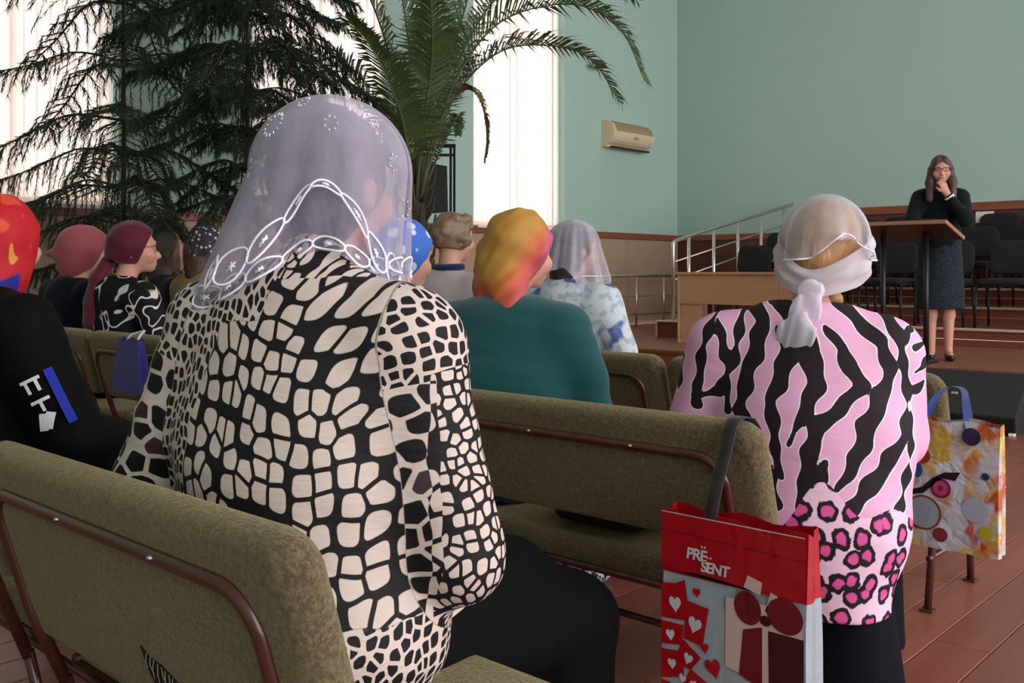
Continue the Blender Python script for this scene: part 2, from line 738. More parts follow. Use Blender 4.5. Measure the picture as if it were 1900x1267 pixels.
# windows and their vertical blinds
kg = NT('window_glass', 0.02, 0, 0.5)
kg.b.inputs['Transmission Weight'].default_value = 1.0
kg.b.inputs['IOR'].default_value = 1.02
kg.color((0.98, 1, 1, 1))
M_glass = kg.m
kb = NT('white_blind_fabric', 0.9, 0, 0.1)
bc = kb.mix(kb.noise(kb.mapping(kb.obj(), (1, 40, 40)), 2.0), lin('#d3bfb4'), lin('#e6dad2'))
kb.color(bc)
tl = kb.n('ShaderNodeBsdfTranslucent')
kb.l(bc, tl.inputs[0])
ms = kb.n('ShaderNodeMixShader')
ms.inputs[0].default_value = 0.5
kb.l(kb.b.outputs[0], ms.inputs[1])
kb.l(tl.outputs[0], ms.inputs[2])
kb.l(ms.outputs[0], kb.out.inputs[0])
M_blind = kb.m
SLW = 0.112
slat_me = {}
for k, (a, b) in enumerate(WIN):
    wn = empty('window_%d' % (k + 1), (XL - 0.2, (a + b) / 2, WZ0), 0, kind='structure')
    wn['label'] = ('tall window behind the dark conifer at the left edge', 'tall window behind the spreading palm', 'tall window nearest the stage')[k]
    ww = b - a
    f = 0.06
    mb = MB()
    for s in (-1, 1):
        mb.bbox((-0.03, s * ww / 2 - (f if s > 0 else 0), 0), (0.03, s * ww / 2 + (f if s < 0 else 0), WZ1 - WZ0))
    mb.bbox((-0.03, -ww / 2 + f, 0), (0.03, ww / 2 - f, f))
    mb.bbox((-0.03, -ww / 2 + f, WZ1 - WZ0 - f), (0.03, ww / 2 - f, WZ1 - WZ0))
    mb.bbox((-0.03, -0.03, f), (0.03, 0.03, WZ1 - WZ0 - f))
    mb.bbox((-0.028, -ww / 2 + f, 2.3), (0.028, ww / 2 - f, 2.36))
    mb.build('window_frame', M_pinkframe, wn)
    for s in (-1, 1):
        for z0, z1 in ((f, 2.3), (2.36, WZ1 - WZ0 - f)):
            y0, y1 = (0.03, ww / 2 - f) if s > 0 else (-ww / 2 + f, -0.03)
            MB().box((-0.004, y0, z0), (0.004, y1, z1)).build('pane', M_glass, wn)
    MB().bbox((0.035, -ww / 2 + 0.01, -0.03), (0.27, ww / 2 - 0.01, 0.005)).build('window_sill', M_white, wn)
    # blind hanging in the reveal
    br = empty('vertical_blind', (XL - 0.1, (a + b) / 2, WZ0 + 0.05))
    set_props(br, ('white vertical blind in the window behind the dark conifer', 'white vertical blind in the window behind the palm',
                   'white vertical blind in the window nearest the stage')[k], 'blind', 'vertical blinds of the window wall')
    MB().bbox((-0.03, -ww / 2 + 0.01, WZ1 - WZ0 - 0.12), (0.03, ww / 2 - 0.01, WZ1 - WZ0 - 0.055)).build('head_rail', M_white, br)
    n = int(ww / 0.1)
    for q in range(n):
        yy = -ww / 2 + 0.02 + (q + 0.5) * (ww - 0.04) / n
        key = q % 3
        if key not in slat_me:
            an = (0.16, 0.10, 0.2)[key]
            M = Matrix.Rotation(an, 4, 'Z')
            H = WZ1 - WZ0 - 0.12
            V = []
            F = []
            for iu in range(6):
                t = -1 + 2 * iu / 5
                p = M @ Vector((0.012 * (1 - t * t), t * SLW / 2, 0))
                V += [(p.x, p.y, 0.0), (p.x, p.y, H)]
                if iu:
                    F.append((2 * iu - 2, 2 * iu, 2 * iu + 1, 2 * iu - 1))
            slat_me[key] = mesh_np('slat', V, F)
            slat_me[key].materials.append(M_blind)
        o = bpy.data.objects.new('slat', slat_me[key])
        COL.objects.link(o)
        o.parent = br
        o.location = (0, yy, 0)

# ------------------------------------------------------------------ stage with tiers
st = empty('floor_stage', (0, YS, 0))
set_props(st, 'reddish wooden stage rising in three steps to the back wall', kind='structure')
L0, R0 = XL + 0.05, 4.6


def sbox(name, lo, hi, mat, b=0.004):
    return MB().bbox((lo[0], lo[1] - YS, lo[2]), (hi[0], hi[1] - YS, hi[2]), b).build(name, mat, st)


sbox('stage_floor', (L0, YS, 0.36), (R0, TIERS[0][0] + 0.02, ZS), M_stage)
sbox('stage_floor', (L0, TIERS[0][0] + 0.02, 0.36), (-6.05, YB - 0.025, ZS), M_stage)
for z0, z1 in ((0.0, 0.178), (0.182, 0.358)):
    sbox('riser_board', (L0, YS + 0.02, z0), (R0, YS + 0.05, z1), M_riser)
sbox('nosing', (L0, YS - 0.012, 0.372), (R0, YS + 0.03, ZS + 0.004), M_riser)
prev = ZS
for k, (ty, tz) in enumerate(TIERS):
    end = TIERS[k + 1][0] if k < 2 else YB - 0.025
    sbox('tier_floor', (-6.05, ty, tz - 0.03), (R0, end + (0.02 if k < 2 else 0), tz), M_stage)
    zm = (prev + tz - 0.03) / 2
    sbox('riser_board', (-6.05, ty + 0.015, prev), (R0, ty + 0.04, zm - 0.002), M_riser)
    sbox('riser_board', (-6.05, ty + 0.015, zm + 0.002), (R0, ty + 0.04, tz - 0.03), M_riser)
    sbox('nosing', (-6.06, ty - 0.012, tz - 0.02), (R0, ty + 0.02, tz + 0.004), M_nosing)
    sbox('side_board', (-6.075, ty, ZS), (-6.05, YB - 0.03, tz - 0.03), M_riser)
    prev = tz
# low step at the foot of the handrail
sp = empty('stage_step', (-5.8, 9.41, ZS))
set_props(sp, 'low wooden step with pale edges at the foot of the sloping handrail', 'step')
MB().bbox((-0.36, -0.34, 0), (0.36, 0.35, 0.165), 0.004).build('step_body', M_riser, sp)
MB().bbox((-0.375, -0.355, 0.165), (0.375, 0.35, 0.182), 0.004).build('tread', M_nosing, sp)
for s in (-1, 1):
    MB().bbox((s * 0.36 - 0.012, -0.358, 0), (s * 0.36 + 0.012, -0.342, 0.165), 0.003).build('edge_strip', M_nosing, sp)

# sloping handrail on the left edge of the tiers
hr = empty('stair_handrail', (-6.0, 9.15, 0.586))
set_props(hr, 'sloping steel handrail rising along the tiers to the back wall', 'handrail')
slope = (2.0 - 1.47) / 2.75


def railz(y):
    return 1.47 + slope * y - 0.585


posts = [0.0, 0.32, 0.86, 1.42, 2.0, 2.6]
mb = MB().tube([(0, 0, 0.0), (0, 0, railz(0) - 0.05)] + [(0, 0.05 - 0.05 * math.cos(t), railz(0) - 0.05 + 0.05 * math.sin(t)) for t in (0.4, 0.9, 1.57)] + [(0, 0.3, railz(0.3)), (0, 2.85, railz(2.85))], 0.022, 10)
mb.build('top_rail', M_steel, hr)
for y in posts[1:]:
    zb = 0.0
    for ty, tz in TIERS:
        if 9.15 + y >= ty:
            zb = tz - 0.585
    MB().tube([(0, y, zb), (0, y, railz(y) - 0.01)], 0.02, 10).build('post', M_steel, hr)
for dz in (0.24, 0.44):
    MB().tube([(0, 0.0, railz(0) - dz), (0, 2.85, railz(2.85) - dz)], 0.009, 8).build('mid_rail', M_steel, hr)

# level guard rail along the window wall
gr = empty('guard_rail', (-7.5, 9.7, ZS))
set_props(gr, 'level steel guard rail with crossbars before the beige wainscot', 'railing')
MB().tube([(0, -0.6, 0.67), (0, 2.0, 0.67)], 0.021, 10).build('top_rail', M_steel, gr)
for y in (-0.55, 0.28, 0.86, 1.5, 1.95):
    MB().tube([(0, y, 0), (0, y, 0.66)], 0.016, 8).build('post', M_steel, gr)
for z in (0.40, 0.16):
    MB().tube([(0, -0.6, z), (0, 2.0, z)], 0.008, 8).build('crossbar', M_steel, gr)

# ------------------------------------------------------------------ desk on the stage
M_desk = wood('light_beech_laminate', '#a9805f', '#b98d69', 0.45, (1, 6, 6), 0.02)
dk = empty('desk', (-4.92, 8.42, ZS))
set_props(dk, 'light beech desk with a deep front panel on the stage', 'desk')
MB().bbox((-0.56, -0.03, 0.695), (0.86, 0.58, 0.722), 0.004).build('desktop', M_desk, dk)
MB().bbox((-0.535, 0.0, 0.40), (0.56, 0.02, 0.693), 0.003).build('front_panel', M_desk, dk)
MB().bbox((0.565, 0.0, 0.0), (0.84, 0.55, 0.693), 0.003).build('drawer_unit', M_desk, dk)
MB().bbox((-0.55, -0.005, 0.0), (-0.53, 0.55, 0.693), 0.003).build('side_panel', M_desk, dk)
MB().bbox((-0.528, 0.022, 0.0), (-0.29, 0.04, 0.5), 0.003).build('corner_panel', M_desk, dk)

# ------------------------------------------------------------------ lectern
M_lect = wood('dark_red_lectern_wood', '#3a1f1a', '#522c23', 0.4, (1, 6, 6), 0.03)
M_lectedge = wood('lectern_edge_wood', '#8f6350', '#a5745d', 0.45, (1, 6, 6), 0.03)
lc = empty('lectern', (-2.93, 7.82, ZS))
set_props(lc, 'dark red wooden lectern with a slanted top on two metal legs', 'lectern')
tilt = Matrix.Translation((0, 0, 1.045)) @ Matrix.Rotation(-0.27, 4, 'X')
MB().bbox((-0.36, -0.21, -0.014), (0.36, 0.21, 0.014), 0.003, tilt).build('top_board', M_lect, lc)
MB().bbox((0.36, -0.212, -0.016), (0.375, 0.212, 0.016), 0.003, tilt).build('edge_band', M_lectedge, lc)
MB().bbox((-0.36, -0.222, -0.016), (0.375, -0.211, 0.016), 0.003, tilt).build('edge_band', M_lectedge, lc)
for x in (-0.19, 0.15):
    MB().tube([(x, 0, 0.02), (x, 0, 1.03)], 0.021, 10).build('leg', M_blackmetal, lc)
    MB().bbox((x - 0.03, -0.22, 0), (x + 0.03, 0.2, 0.022)).build('foot', M_blackmetal, lc)
pa = MB().bbox((-0.15, -0.1, 0.0), (0.06, 0.14, 0.006), 0.002, Matrix.Translation((-2.95, 7.82, ZS + 1.061)) @ Matrix.Rotation(-0.27, 4, 'X')).build('paper_sheet', M_white)
set_props(pa, 'white sheet of notes lying on the lectern top', 'paper')

# ------------------------------------------------------------------ black stage monitor wedge on the floor
M_carpet = plain('dark_grey_speaker_carpet', '#2a2a29', 0.95, var=0.15, vscale=40, bump=0.3, bscale=250)
mw = empty('stage_monitor', (-2.62, 7.30, 0))
set_props(mw, 'black wedge-shaped floor speaker in front of the stage', 'speaker')
MB().prism([(-0.10, 0.0), (0.20, 0.0), (0.235, 0.395), (0.19, 0.395), (-0.13, 0.13)], -0.66, 0.66, 'x').build('cabinet', M_carpet, mw)
MB().prism([(-0.115, 0.005), (-0.1, 0.005), (-0.125, 0.115), (-0.14, 0.115)], -0.655, 0.655, 'x').build('lower_front', M_black, mw)
for x in (-0.05, 0.22):
    Mx = Matrix.Translation((x, 0.01, 0.247)) @ Matrix.Rotation(math.atan2(0.265, 0.32), 4, 'X')
    MB().bbox((-0.022, -0.012, -0.001), (0.022, 0.012, 0.008), 0.002, Mx).build('latch', M_steel, mw)
for x in (-0.64, 0.64):
    MB().bbox((x - 0.02, -0.142, 0.0), (x + 0.02, -0.10, 0.02), 0.003).build('rubber_foot', M_white, mw)

# ------------------------------------------------------------------ black chairs on the tiers
M_seatblk = plain('black_chair_fabric', '#1d1b1f', 0.95, var=0.2, vscale=50, bump=0.15, bscale=300)


def stack_chair():
    r = empty('stacking_chair')
    MB().slab(0.46, 0.42, 0.06, 0.07, 0.025, Matrix.Translation((0, 0, 0.445)) @ Matrix.Rotation(PI / 2, 4, 'X'), 0.008).build('seat', M_seatblk, r)
    MB().slab(0.45, 0.34, 0.05, 0.09, 0.022, Matrix.Translation((0, -0.235, 0.69)) @ Matrix.Rotation(0.16, 4, 'X'), 0.008).build('backrest', M_seatblk, r)
    for s in (-1, 1):
        MB().tube([(s * 0.23, 0.2, 0.0), (s * 0.22, 0.17, 0.42)], 0.013, 8).build('leg', M_blackmetal, r)
        MB().tube([(s * 0.23, -0.24, 0.0), (s * 0.22, -0.17, 0.40)], 0.013, 8).build('leg', M_blackmetal, r)
        MB().tube([(s * 0.22, 0.17, 0.41), (s * 0.22, -0.17, 0.41), (s * 0.2, -0.225, 0.47), (s * 0.2, -0.245, 0.62)], 0.011, 8).build('back_bracket', M_blackmetal, r)
    return r


ch0 = stack_chair()
first = True
ROWN = ('front', 'middle', 'back')
for rix, (ty, tz) in enumerate(TIERS):
    for cix in range(8):
        x = -5.68 + 0.56 * cix + 0.02 * ((cix * 7 + rix * 3) % 3 - 1)
        c = ch0 if first else copy_tree(ch0)
        first = False
        c.location = (x, ty + 0.40, tz)
        c.rotation_euler = (0, 0, PI + 0.05 * ((cix * 5 + rix * 2) % 3 - 1))
        nth = ('first', 'second', 'third', 'fourth', 'fifth', 'sixth', 'seventh', 'eighth')[cix]
        set_props(c, 'black padded chair, %s from the handrail in the %s row on the tiers' % (nth, ROWN[rix]), 'chair', 'black chairs on the stage tiers')
bk = MB().bbox((-0.1, -0.07, 0), (0.1, 0.07, 0.012), 0.003).build('song_sheet', M_white)
bk.location = (-2.32 - 0.56 * 2, 9.78 + 0.3, 0.58 + 0.486)
set_props(bk, 'white sheet left on a front row chair seat behind the speaker', 'paper')
for k, x in enumerate((-3.62, -2.83)):
    o = MB().bbox((x - 0.1, YB - 0.024, 1.70), (x + 0.1, YB - 0.019, 1.83), 0.002).build('wall_notice', M_white)
    set_props(o, ('pale sheet on the wall just right of the standing speaker', 'pale sheet on the wall at the right edge above the chairs')[k], 'notice', 'pale sheets under the raised rail')

# ------------------------------------------------------------------ air conditioner and camera on the window wall
M_ac = plain('aged_cream_plastic', '#d9c6a6', 0.45, var=0.05)
M_acg = NT('beige_grille_plastic', 0.5)
wv = M_acg.n('ShaderNodeTexWave', wave_type='BANDS', bands_direction='Z')
M_acg.l(M_acg.obj(), wv.inputs[0])
wv.inputs['Scale'].default_value = 26
M_acg.color(M_acg.mix(wv.outputs['Fac'], lin('#8d7657'), lin('#b49b78')))
M_acg = M_acg.m
ac = empty('air_conditioner', (XL, 10.72, 2.78))
set_props(ac, 'cream air conditioner high on the green wall beside the corner', 'air conditioner')
prof = [(0.0, 0.0), (0.10, 0.0)] + [(0.02 + 0.19 * math.cos(t), 0.19 + 0.17 * math.sin(t)) for t in np.linspace(-1.25, 1.45, 10)] + [(0.0, 0.36)]
mbx = MB()
n = len(prof)
for s, y in ((0, -0.45), (1, 0.45)):
    pass
V = [(a, -0.46, b) for a, b in prof] + [(a, 0.46, b) for a, b in prof]
F = [tuple(range(n)), tuple(range(2 * n - 1, n - 1, -1))] + [(i, i + n, (i + 1) % n + n, (i + 1) % n) for i in range(n)]
mbx.add(V, F).build('casing', M_ac, ac)
pts = [(0.02 + 0.193 * math.cos(t), 0.19 + 0.173 * math.sin(t)) for t in np.linspace(0.1, 1.35, 8)]
V = [(a, -0.40, b) for a, b in pts] + [(a, 0.44, b) for a, b in pts]
MB().add(V, [(i, i + 8, i + 9, i + 1) for i in range(7)], True).build('intake_grille', M_acg, ac)
MB().bbox((0.08, -0.40, -0.012), (0.15, 0.44, 0.012), 0.003).build('air_louvre', M_black, ac)
MB().bbox((0.196, 0.0, 0.13), (0.214, 0.09, 0.16), 0.004).build('display_window', M_acg, ac)
sc_ = empty('security_camera', (XL, 10.05, 3.83))
set_props(sc_, 'small dark wall camera under the palm tips on the green wall', 'camera')
MB().tube([(0, 0.16, 0.05), (0.06, 0.16, 0.05), (0.11, 0.08, 0.0)], 0.012, 8).build('bracket', M_steel, sc_)
MB().tube([(0.10, 0.12, 0.0), (0.12, -0.1, -0.03)], 0.04, 12).build('camera_body', M_black, sc_)
MB().tube([(0.121, -0.1, -0.03), (0.124, -0.13, -0.034)], 0.03, 12).build('lens', M_steel, sc_)

# ------------------------------------------------------------------ upholstered benches
kf = NT('olive_plush_upholstery', 0.95, 0, 0.15)
v = kf.obj()
n1 = kf.noise(v, 9, 4, 0.6)
n2 = kf.noise(v, 120, 3, 0.7)
n3 = kf.noise(kf.mapping(v, (1, 1, 2.5)), 260, 2, 0.6)
c1 = kf.mix(kf.step(n1, 0.5, 0.2), lin('#43362a'), lin('#554636'))
c2 = kf.mix(kf.step(n2, 0.52, 0.12), c1, lin('#726248'))
c3 = kf.mix(kf.math('MULTIPLY', kf.step(n3, 0.6, 0.06), 0.5), c2, lin('#332e20'))
kf.color(c3)
kf.bump(kf.math('ADD', n2, n3), 0.55, 0.008)
kf.b.inputs['Sheen Weight'].default_value = 0.9
kf.b.inputs['Sheen Roughness'].default_value = 0.5
kf.b.inputs['Sheen Tint'].default_value = lin('#a89e78')
M_plush = kf.m
M_tube = plain('brown_enamel_tube', '#4a2620', 0.22, 0.0, 0.6, var=0.12, vscale=15)
M_tear = plain('torn_dark_lining', '#0e0b0c', 0.95, var=0.2)
M_thread = plain('frayed_thread', '#9d9583', 0.9)
UW = 1.05
REC = math.radians(16)


def bench_unit(W=UW, top=0.793, H=0.40):
    """a two-seat bench: origin on the floor under the top edge of the backrest, Y forward"""
    r = empty('hall_bench')
    T = 0.075
    # backrest frame: local (x, y normal, z along the back), top at (0,0,top)
    Mb = Matrix.Translation((0, 0.0, top)) @ Matrix.Rotation(REC, 4, 'X') @ Matrix.Translation((0, 0.0, -H / 2))
    MB().slab(W, H, T, 0.06, 0.034, Mb, 0.006, 8).build('backrest', M_plush, r)
    MB().slab(W - 0.02, 0.44, 0.085, 0.06, 0.04, Matrix.Translation((0, 0.36, 0.375)) @ Matrix.Rotation(PI / 2 + 0.05, 4, 'X'), 0.01, 8).build('seat', M_plush, r)
    # tube loop lying on the rear face
    a, b, rr = W / 2 - 0.085, H / 2 - 0.075, 0.07
    yb = -T / 2 - 0.004
    loop = arc((a - rr, yb, b - rr), rr, 0, PI / 2, 8) + arc((-a + rr, yb, b - rr), rr, PI / 2, PI, 8)
    zb = -H / 2 - (0.5 - H)
    pts = [(a, yb + 0.02, zb), (a, yb, -b)] + loop + [(-a, yb, -b), (-a, yb + 0.02, zb)]
    fr = MB().tube([Mb @ Vector(p) for p in pts], 0.0125, 12).build('back_frame', M_tube, r)
    for x in (-0.12, 0.2):
        p = Mb @ Vector((x, yb - 0.012, b + 0.004))
        MB().lathe([(0.004, 0), (0.006, 0.002), (0.003, 0.005)], 8, p).build('rivet', M_steel, fr)
    e0 = Mb @ Vector((a, yb + 0.02, zb))
    for s in (-1, 1):
        x = s * (W / 2 - 0.085)
        MB().tube([(x, e0.y, e0.z + 0.01), (x, e0.y + 0.02, e0.z - 0.08), (x, 0.09, 0.006)], 0.0125, 10).build('leg', M_tube, r)
        MB().tube([(x, 0.50, 0.34), (x, 0.52, 0.006)], 0.0125, 10).build('leg', M_tube, r)
        MB().tube([(x, e0.y + 0.015, 0.345), (x, 0.54, 0.335)], 0.0115, 10).build('seat_bearer', M_tube, r)
        MB().tube([(x, 0.1, 0.17), (x, 0.515, 0.17)], 0.010, 8).build('side_brace', M_tube, r)
        for y in (0.09, 0.52):
            MB().bbox((x - 0.022, y - 0.022, 0), (x + 0.022, y + 0.022, 0.008), 0.002).build('foot_plate', M_tube, r)
    MB().tube([(-W / 2 + 0.085, 0.3, 0.17), (W / 2 - 0.085, 0.3, 0.17)], 0.010, 8).build('stretcher', M_tube, r)
    MB().tube([(-W / 2 + 0.085, 0.14, 0.335), (W / 2 - 0.085, 0.14, 0.335)], 0.010, 8).build('rear_rail', M_tube, r)
    return r


bn0 = bench_unit()
bn1 = bench_unit(H=0.31)
bench_spots = [
    (-0.995 - UW / 2, 0.70, 0.0, 'olive plush bench with a torn back in the foreground'),
    (-0.995 - UW * 1.5 - 0.02, 0.70, 0.0, 'olive plush bench left of the torn one, under the black-jacketed woman'),
    (-1.02 - UW / 2, 1.90, 0.0, 'olive plush bench with the red gift bag hanging from its back'),
    (-1.00 - UW * 1.5 - 0.02, 1.90, 0.0, 'olive plush bench under the woman in the blue polka-dot scarf'),
    (-1.08 - UW / 2, 3.20, 0.0, 'olive plush bench with the candy-print bag on its end'),
    (-1.08 - UW * 1.5 - 0.02, 3.20, 0.0, 'olive plush bench under the woman in the floral blouse'),
    (-1.08 - UW * 2.5 - 0.04, 3.20, 0.0, 'olive plush bench under the woman with short curly hair'),
    (-4.67 + UW / 2 + 0.01, 2.06, 0.05, 'olive plush bench with the blue bag on its back, left block'),
    (-4.67 - UW / 2 - 0.01, 2.06, 0.05, 'olive plush bench under the woman in the navy top, left block'),
    (-5.65, 2.80, 0.05, 'olive plush bench under the two dark-veiled women, left block'),
]
for k, (x, y, dz, lab) in enumerate(bench_spots):
    b = bn0 if k == 0 else (bn1 if k == 1 else copy_tree(bn1))
    b.location = (x, y, 0)
    if dz:
        b.scale = (1, 1, 1.06)
    set_props(b, lab, 'bench', 'plush hall benches')
# the tear in the back of the nearest bench
Mb = Matrix.Translation((0, 0.0, 0.793)) @ Matrix.Rotation(REC, 4, 'X') @ Matrix.Translation((0, 0.0, -0.2))
yb = -0.075 / 2 - 0.0085
tear = [(0.03, -0.09), (0.05, -0.105), (0.085, -0.108), (0.12, -0.125), (0.17, -0.135), (0.2, -0.16), (0.16, -0.18), (0.10, -0.185), (0.05, -0.165), (0.034, -0.13)]
mb = MB()
V = [Mb @ Vector((x + 0.02, yb, z + 0.03)) for x, z in tear] + [Mb @ Vector((x + 0.02, yb + 0.006, z + 0.03)) for x, z in tear]
nn = len(tear)
mb.add(V, [tuple(range(nn - 1, -1, -1))] + [(i, (i + 1) % nn, (i + 1) % nn + nn, i + nn) for i in range(nn)])
tr_ = mb.build('upholstery_tear', M_tear, bn0)
tr_['label'] = 'dark torn hole with frayed threads'
mb = MB()
rs = random.Random(3)
for i in range(16):
    t = i / 15
    x = 0.05 + 0.15 * t
    z = -0.10 - 0.05 * t
    p0 = Mb @ Vector((x + 0.02, yb - 0.001, z + 0.034))
    p1 = Mb @ Vector((x + 0.02 + rs.uniform(-0.01, 0.012), yb - 0.004, z + 0.03 - rs.uniform(0.01, 0.035)))
    mb.tube([p0, (p0 + p1) / 2 + Vector((rs.uniform(-0.004, 0.004), -0.002, 0)), p1], 0.0008, 4)
mb.build('frayed_thread', M_thread, tr_)

# ================================================================== PLANTS
M_bark = plain('dark_conifer_bark', '#33271f', 0.9, var=0.25, vscale=30, bump=0.4)
M_needle = plain('dark_green_needles', '#24301f', 0.7, var=0.3, vscale=5)
M_needle2 = plain('blackish_green_needles', '#1c2a1c', 0.7, var=0.3, vscale=5)
M_terra = plain('terracotta_pot', '#7c4a34', 0.8, var=0.1, bump=0.1)
M_soil = plain('dark_potting_soil', '#241a14', 0.95, var=0.3, bump=0.5)


def conifer_branch(L, rs, droop, dens):
    """one whorl branch along +X with hanging needle-covered twigs; returns wood mesh data and needle mesh data"""
    wood_, nd = MB(), MB()
    ax = bez([(0, 0, 0), (L * 0.35, 0, 0.05 * L), (L * 0.7, 0, 0.0 - droop * 0.5), (L, 0, -droop)], 14)
    wood_.tube(ax, 0.011, 6, 0.003)

    def needles(p, q, n, ln, flat):
        d = (q - p)
        dl = d.length
        d = d / max(dl, 1e-6)
        a = d.cross(Vector((0, 0, 1)))
        if a.length < 1e-3:
            a = Vector((1, 0, 0))
        a.normalize()
        b = d.cross(a)
        for i in range(n):
            t = (i + rs.random()) / n
            an = rs.uniform(0, 2 * PI)
            o = p + d * dl * t
            e = (a * math.cos(an) + b * math.sin(an) * flat) * ln * rs.uniform(0.6, 1.1) + d * ln * 0.9 + Vector((0, 0, -0.3 * ln))
            wv = d.cross(e).normalized() * 0.0034
            nd.add([o - wv, o + wv, o + e], [(0, 1, 2)])
    nt = int(15 * L * dens)
    for i in range(nt):
        t = 0.12 + 0.88 * (i + rs.random() * 0.5) / nt
        k = min(int(t * 14), 13)
        p = ax[k].lerp(ax[k + 1], t * 14 - k)
        ln = L * (0.22 * (1 - t) + 0.13) * rs.uniform(0.75, 1.15)
        for s in (-1, 1):
            q1 = p + Vector((ln * 0.4, s * ln * 0.65, -0.3 * ln))
            q2 = q1 + Vector((ln * 0.2, s * ln * 0.12, -ln * rs.uniform(0.35, 0.75)))
            wood_.tube([p, q1, q2], 0.003, 4, 0.0015)
            needles(p, q1, int(34 * dens), 0.042, 1)
            needles(q1, q2, int(30 * dens), 0.042, 1)
    for i in range(14):
        needles(ax[i], ax[i + 1], 14, 0.036, 1)
    return wood_, nd


def conifer(loc, h, label, tiers, rs, nmat, dens, pot_r=0.2):
    r = empty('norfolk_pine', loc)
    set_props(r, label, 'conifer', 'potted conifers by the window wall')
    pt = MB().lathe([(pot_r * 0.7, 0), (pot_r, 0.36), (pot_r * 1.08, 0.36), (pot_r * 1.08, 0.42), (pot_r * 0.9, 0.42), (pot_r * 0.88, 0.38)], 24).build('pot', M_terra, r)
    MB().lathe([(0.01, 0.385), (pot_r * 0.88, 0.38)], 20).build('soil', M_soil, pt)
    MB().tube([(0, 0, 0.38), (0.004, 0.003, h * 0.5), (0, 0, h)], 0.024, 8, 0.007).build('trunk', M_bark, r)
    protos = []
    for L, dr in ((1.0, 0.22), (0.85, 0.3), (1.15, 0.16)):
        w_, n_ = conifer_branch(L, rs, dr, dens)
        wm = w_.mesh('branch')
        wm.materials.append(M_bark)
        nm = n_.mesh('needles')
        nm.materials.append(nmat)
        protos.append((wm, nm, L))
    for (z, n, L, a0) in tiers:
        for i in range(n):
            wm, nm, L0_ = protos[rs.randrange(3)]
            b = bpy.data.objects.new('branch', wm)
            COL.objects.link(b)
            b.parent = r
            b.location = (0, 0, z + rs.uniform(-0.03, 0.03))
            b.rotation_euler = (0, rs.uniform(-0.12, 0.1), a0 + 2 * PI * i / n + rs.uniform(-0.15, 0.15))
            k = L / L0_ * rs.uniform(0.85, 1.1)
            b.scale = (k, k, k)
            q = bpy.data.objects.new('needles', nm)
            COL.objects.link(q)
            q.parent = b
    return r


rs = random.Random(11)
# direction in the room that points to the left / right of the picture: (-CY,-SY) / (CY,SY)
aR = math.atan2(SY, CY)
conifer((-6.72, 3.2, 0), 4.3, 'tall thin conifer with sparse drooping tiers, bare trunk before the left window',
        [(3.85, 4, 0.8, aR + 0.4), (3.45, 4, 0.95, aR + 0.1), (3.02, 5, 1.0, aR + 0.3), (2.6, 5, 1.0, aR + 0.1), (2.2, 4, 1.0, aR + 0.3), (1.96, 4, 1.0, aR + 0.15), (1.74, 5, 0.95, aR + 0.4), (1.48, 5, 0.85, aR), (1.22, 5, 0.8, aR + 0.5)], rs, M_needle, 0.85)
conifer((-5.95, 3.72, 0), 4.2, 'dense dark conifer standing between the thin conifer and the palm',
        [(3.85, 6, 0.6, 0.1), (3.55, 6, 0.75, 0.6), (3.25, 7, 0.85, 0.2), (2.95, 7, 0.85, 0.5), (2.65, 7, 0.85, 0), (2.35, 7, 0.8, 0.4), (2.1, 6, 0.7, 0.2), (1.85, 6, 0.6, 0.6), (1.62, 5, 0.55, 0.1)], rs, M_needle2, 1.15)

# ------------------------------------------------------------------ date palm
kp = NT('palm_leaf', 0.42, 0, 0.5)
nz = kp.noise(kp.obj(), 2.2, 3)
cb = kp.mix(nz, lin('#253a1f'), lin('#4d6136'))
kp.color(cb)
tl = kp.n('ShaderNodeBsdfTranslucent')
tl.inputs[0].default_value = lin('#6a7a3c')
ms = kp.n('ShaderNodeMixShader')
ms.inputs[0].default_value = 0.18
kp.l(kp.b.outputs[0], ms.inputs[1])
kp.l(tl.outputs[0], ms.inputs[2])
kp.l(ms.outputs[0], kp.out.inputs[0])
M_palm = kp.m
M_palmdry = plain('dry_palm_leaf', '#6b5a3a', 0.7, var=0.25)
M_petiole = plain('palm_petiole', '#4d5234', 0.6, var=0.2, vscale=20)
M_stub = plain('fibrous_palm_trunk', '#3f3524', 0.95, var=0.35, vscale=40, bump=0.8, bscale=50)


def frond(path, parent, rs, ll=0.34, n=58, mat=None, start=0.22, hang=0.35):
    """feather leaf along a path of points (local)"""
    P = bez(path, 40)
    ra = MB().tube(P, 0.013, 6, 0.002)
    o = ra.build('frond', M_petiole, parent)
    lf = MB()
    for i in range(n):
        t = start + (1 - start) * (i + 0.5) / n
        s = t * 40
        k = min(int(s), 39)
        p = P[k].lerp(P[k + 1], s - k)
        T = (P[min(k + 1, 40)] - P[max(k - 1, 0)]).normalized()
        up = Vector((0, 0, 1))
        side = T.cross(up)
        if side.length < 0.2:
            side = T.cross(Vector((0.4, 0.9, 0.1)))
        side.normalize()
        nor = side.cross(T).normalized()
        u = (t - start) / (1 - start)
        L = ll * (0.5 + 0.5 * math.sin(PI * min(1, u * 1.15 + 0.22))) * (1.0 if u < 0.8 else 1 - (u - 0.8) * 2.2) * rs.uniform(0.88, 1.1)
        for sg in (-1, 1):
            lift = rs.uniform(0.1, 0.5)
            d = (side * sg * 0.95 + T * (0.4 + 0.6 * u) + nor * lift).normalized()
            mid = p + d * L * 0.5
            tip = p + d * L + Vector((0, 0, -hang * L * rs.uniform(0.4, 1.0)))
            wv = T * 0.012
            e = nor * 0.004
            lf.add([p - wv * 0.6, p + wv * 0.6, mid + wv + e, mid - wv + e, tip], [(0, 1, 2, 3), (3, 2, 4)], True)
    lf.build('leaflets', mat or M_palm, o)
    return o


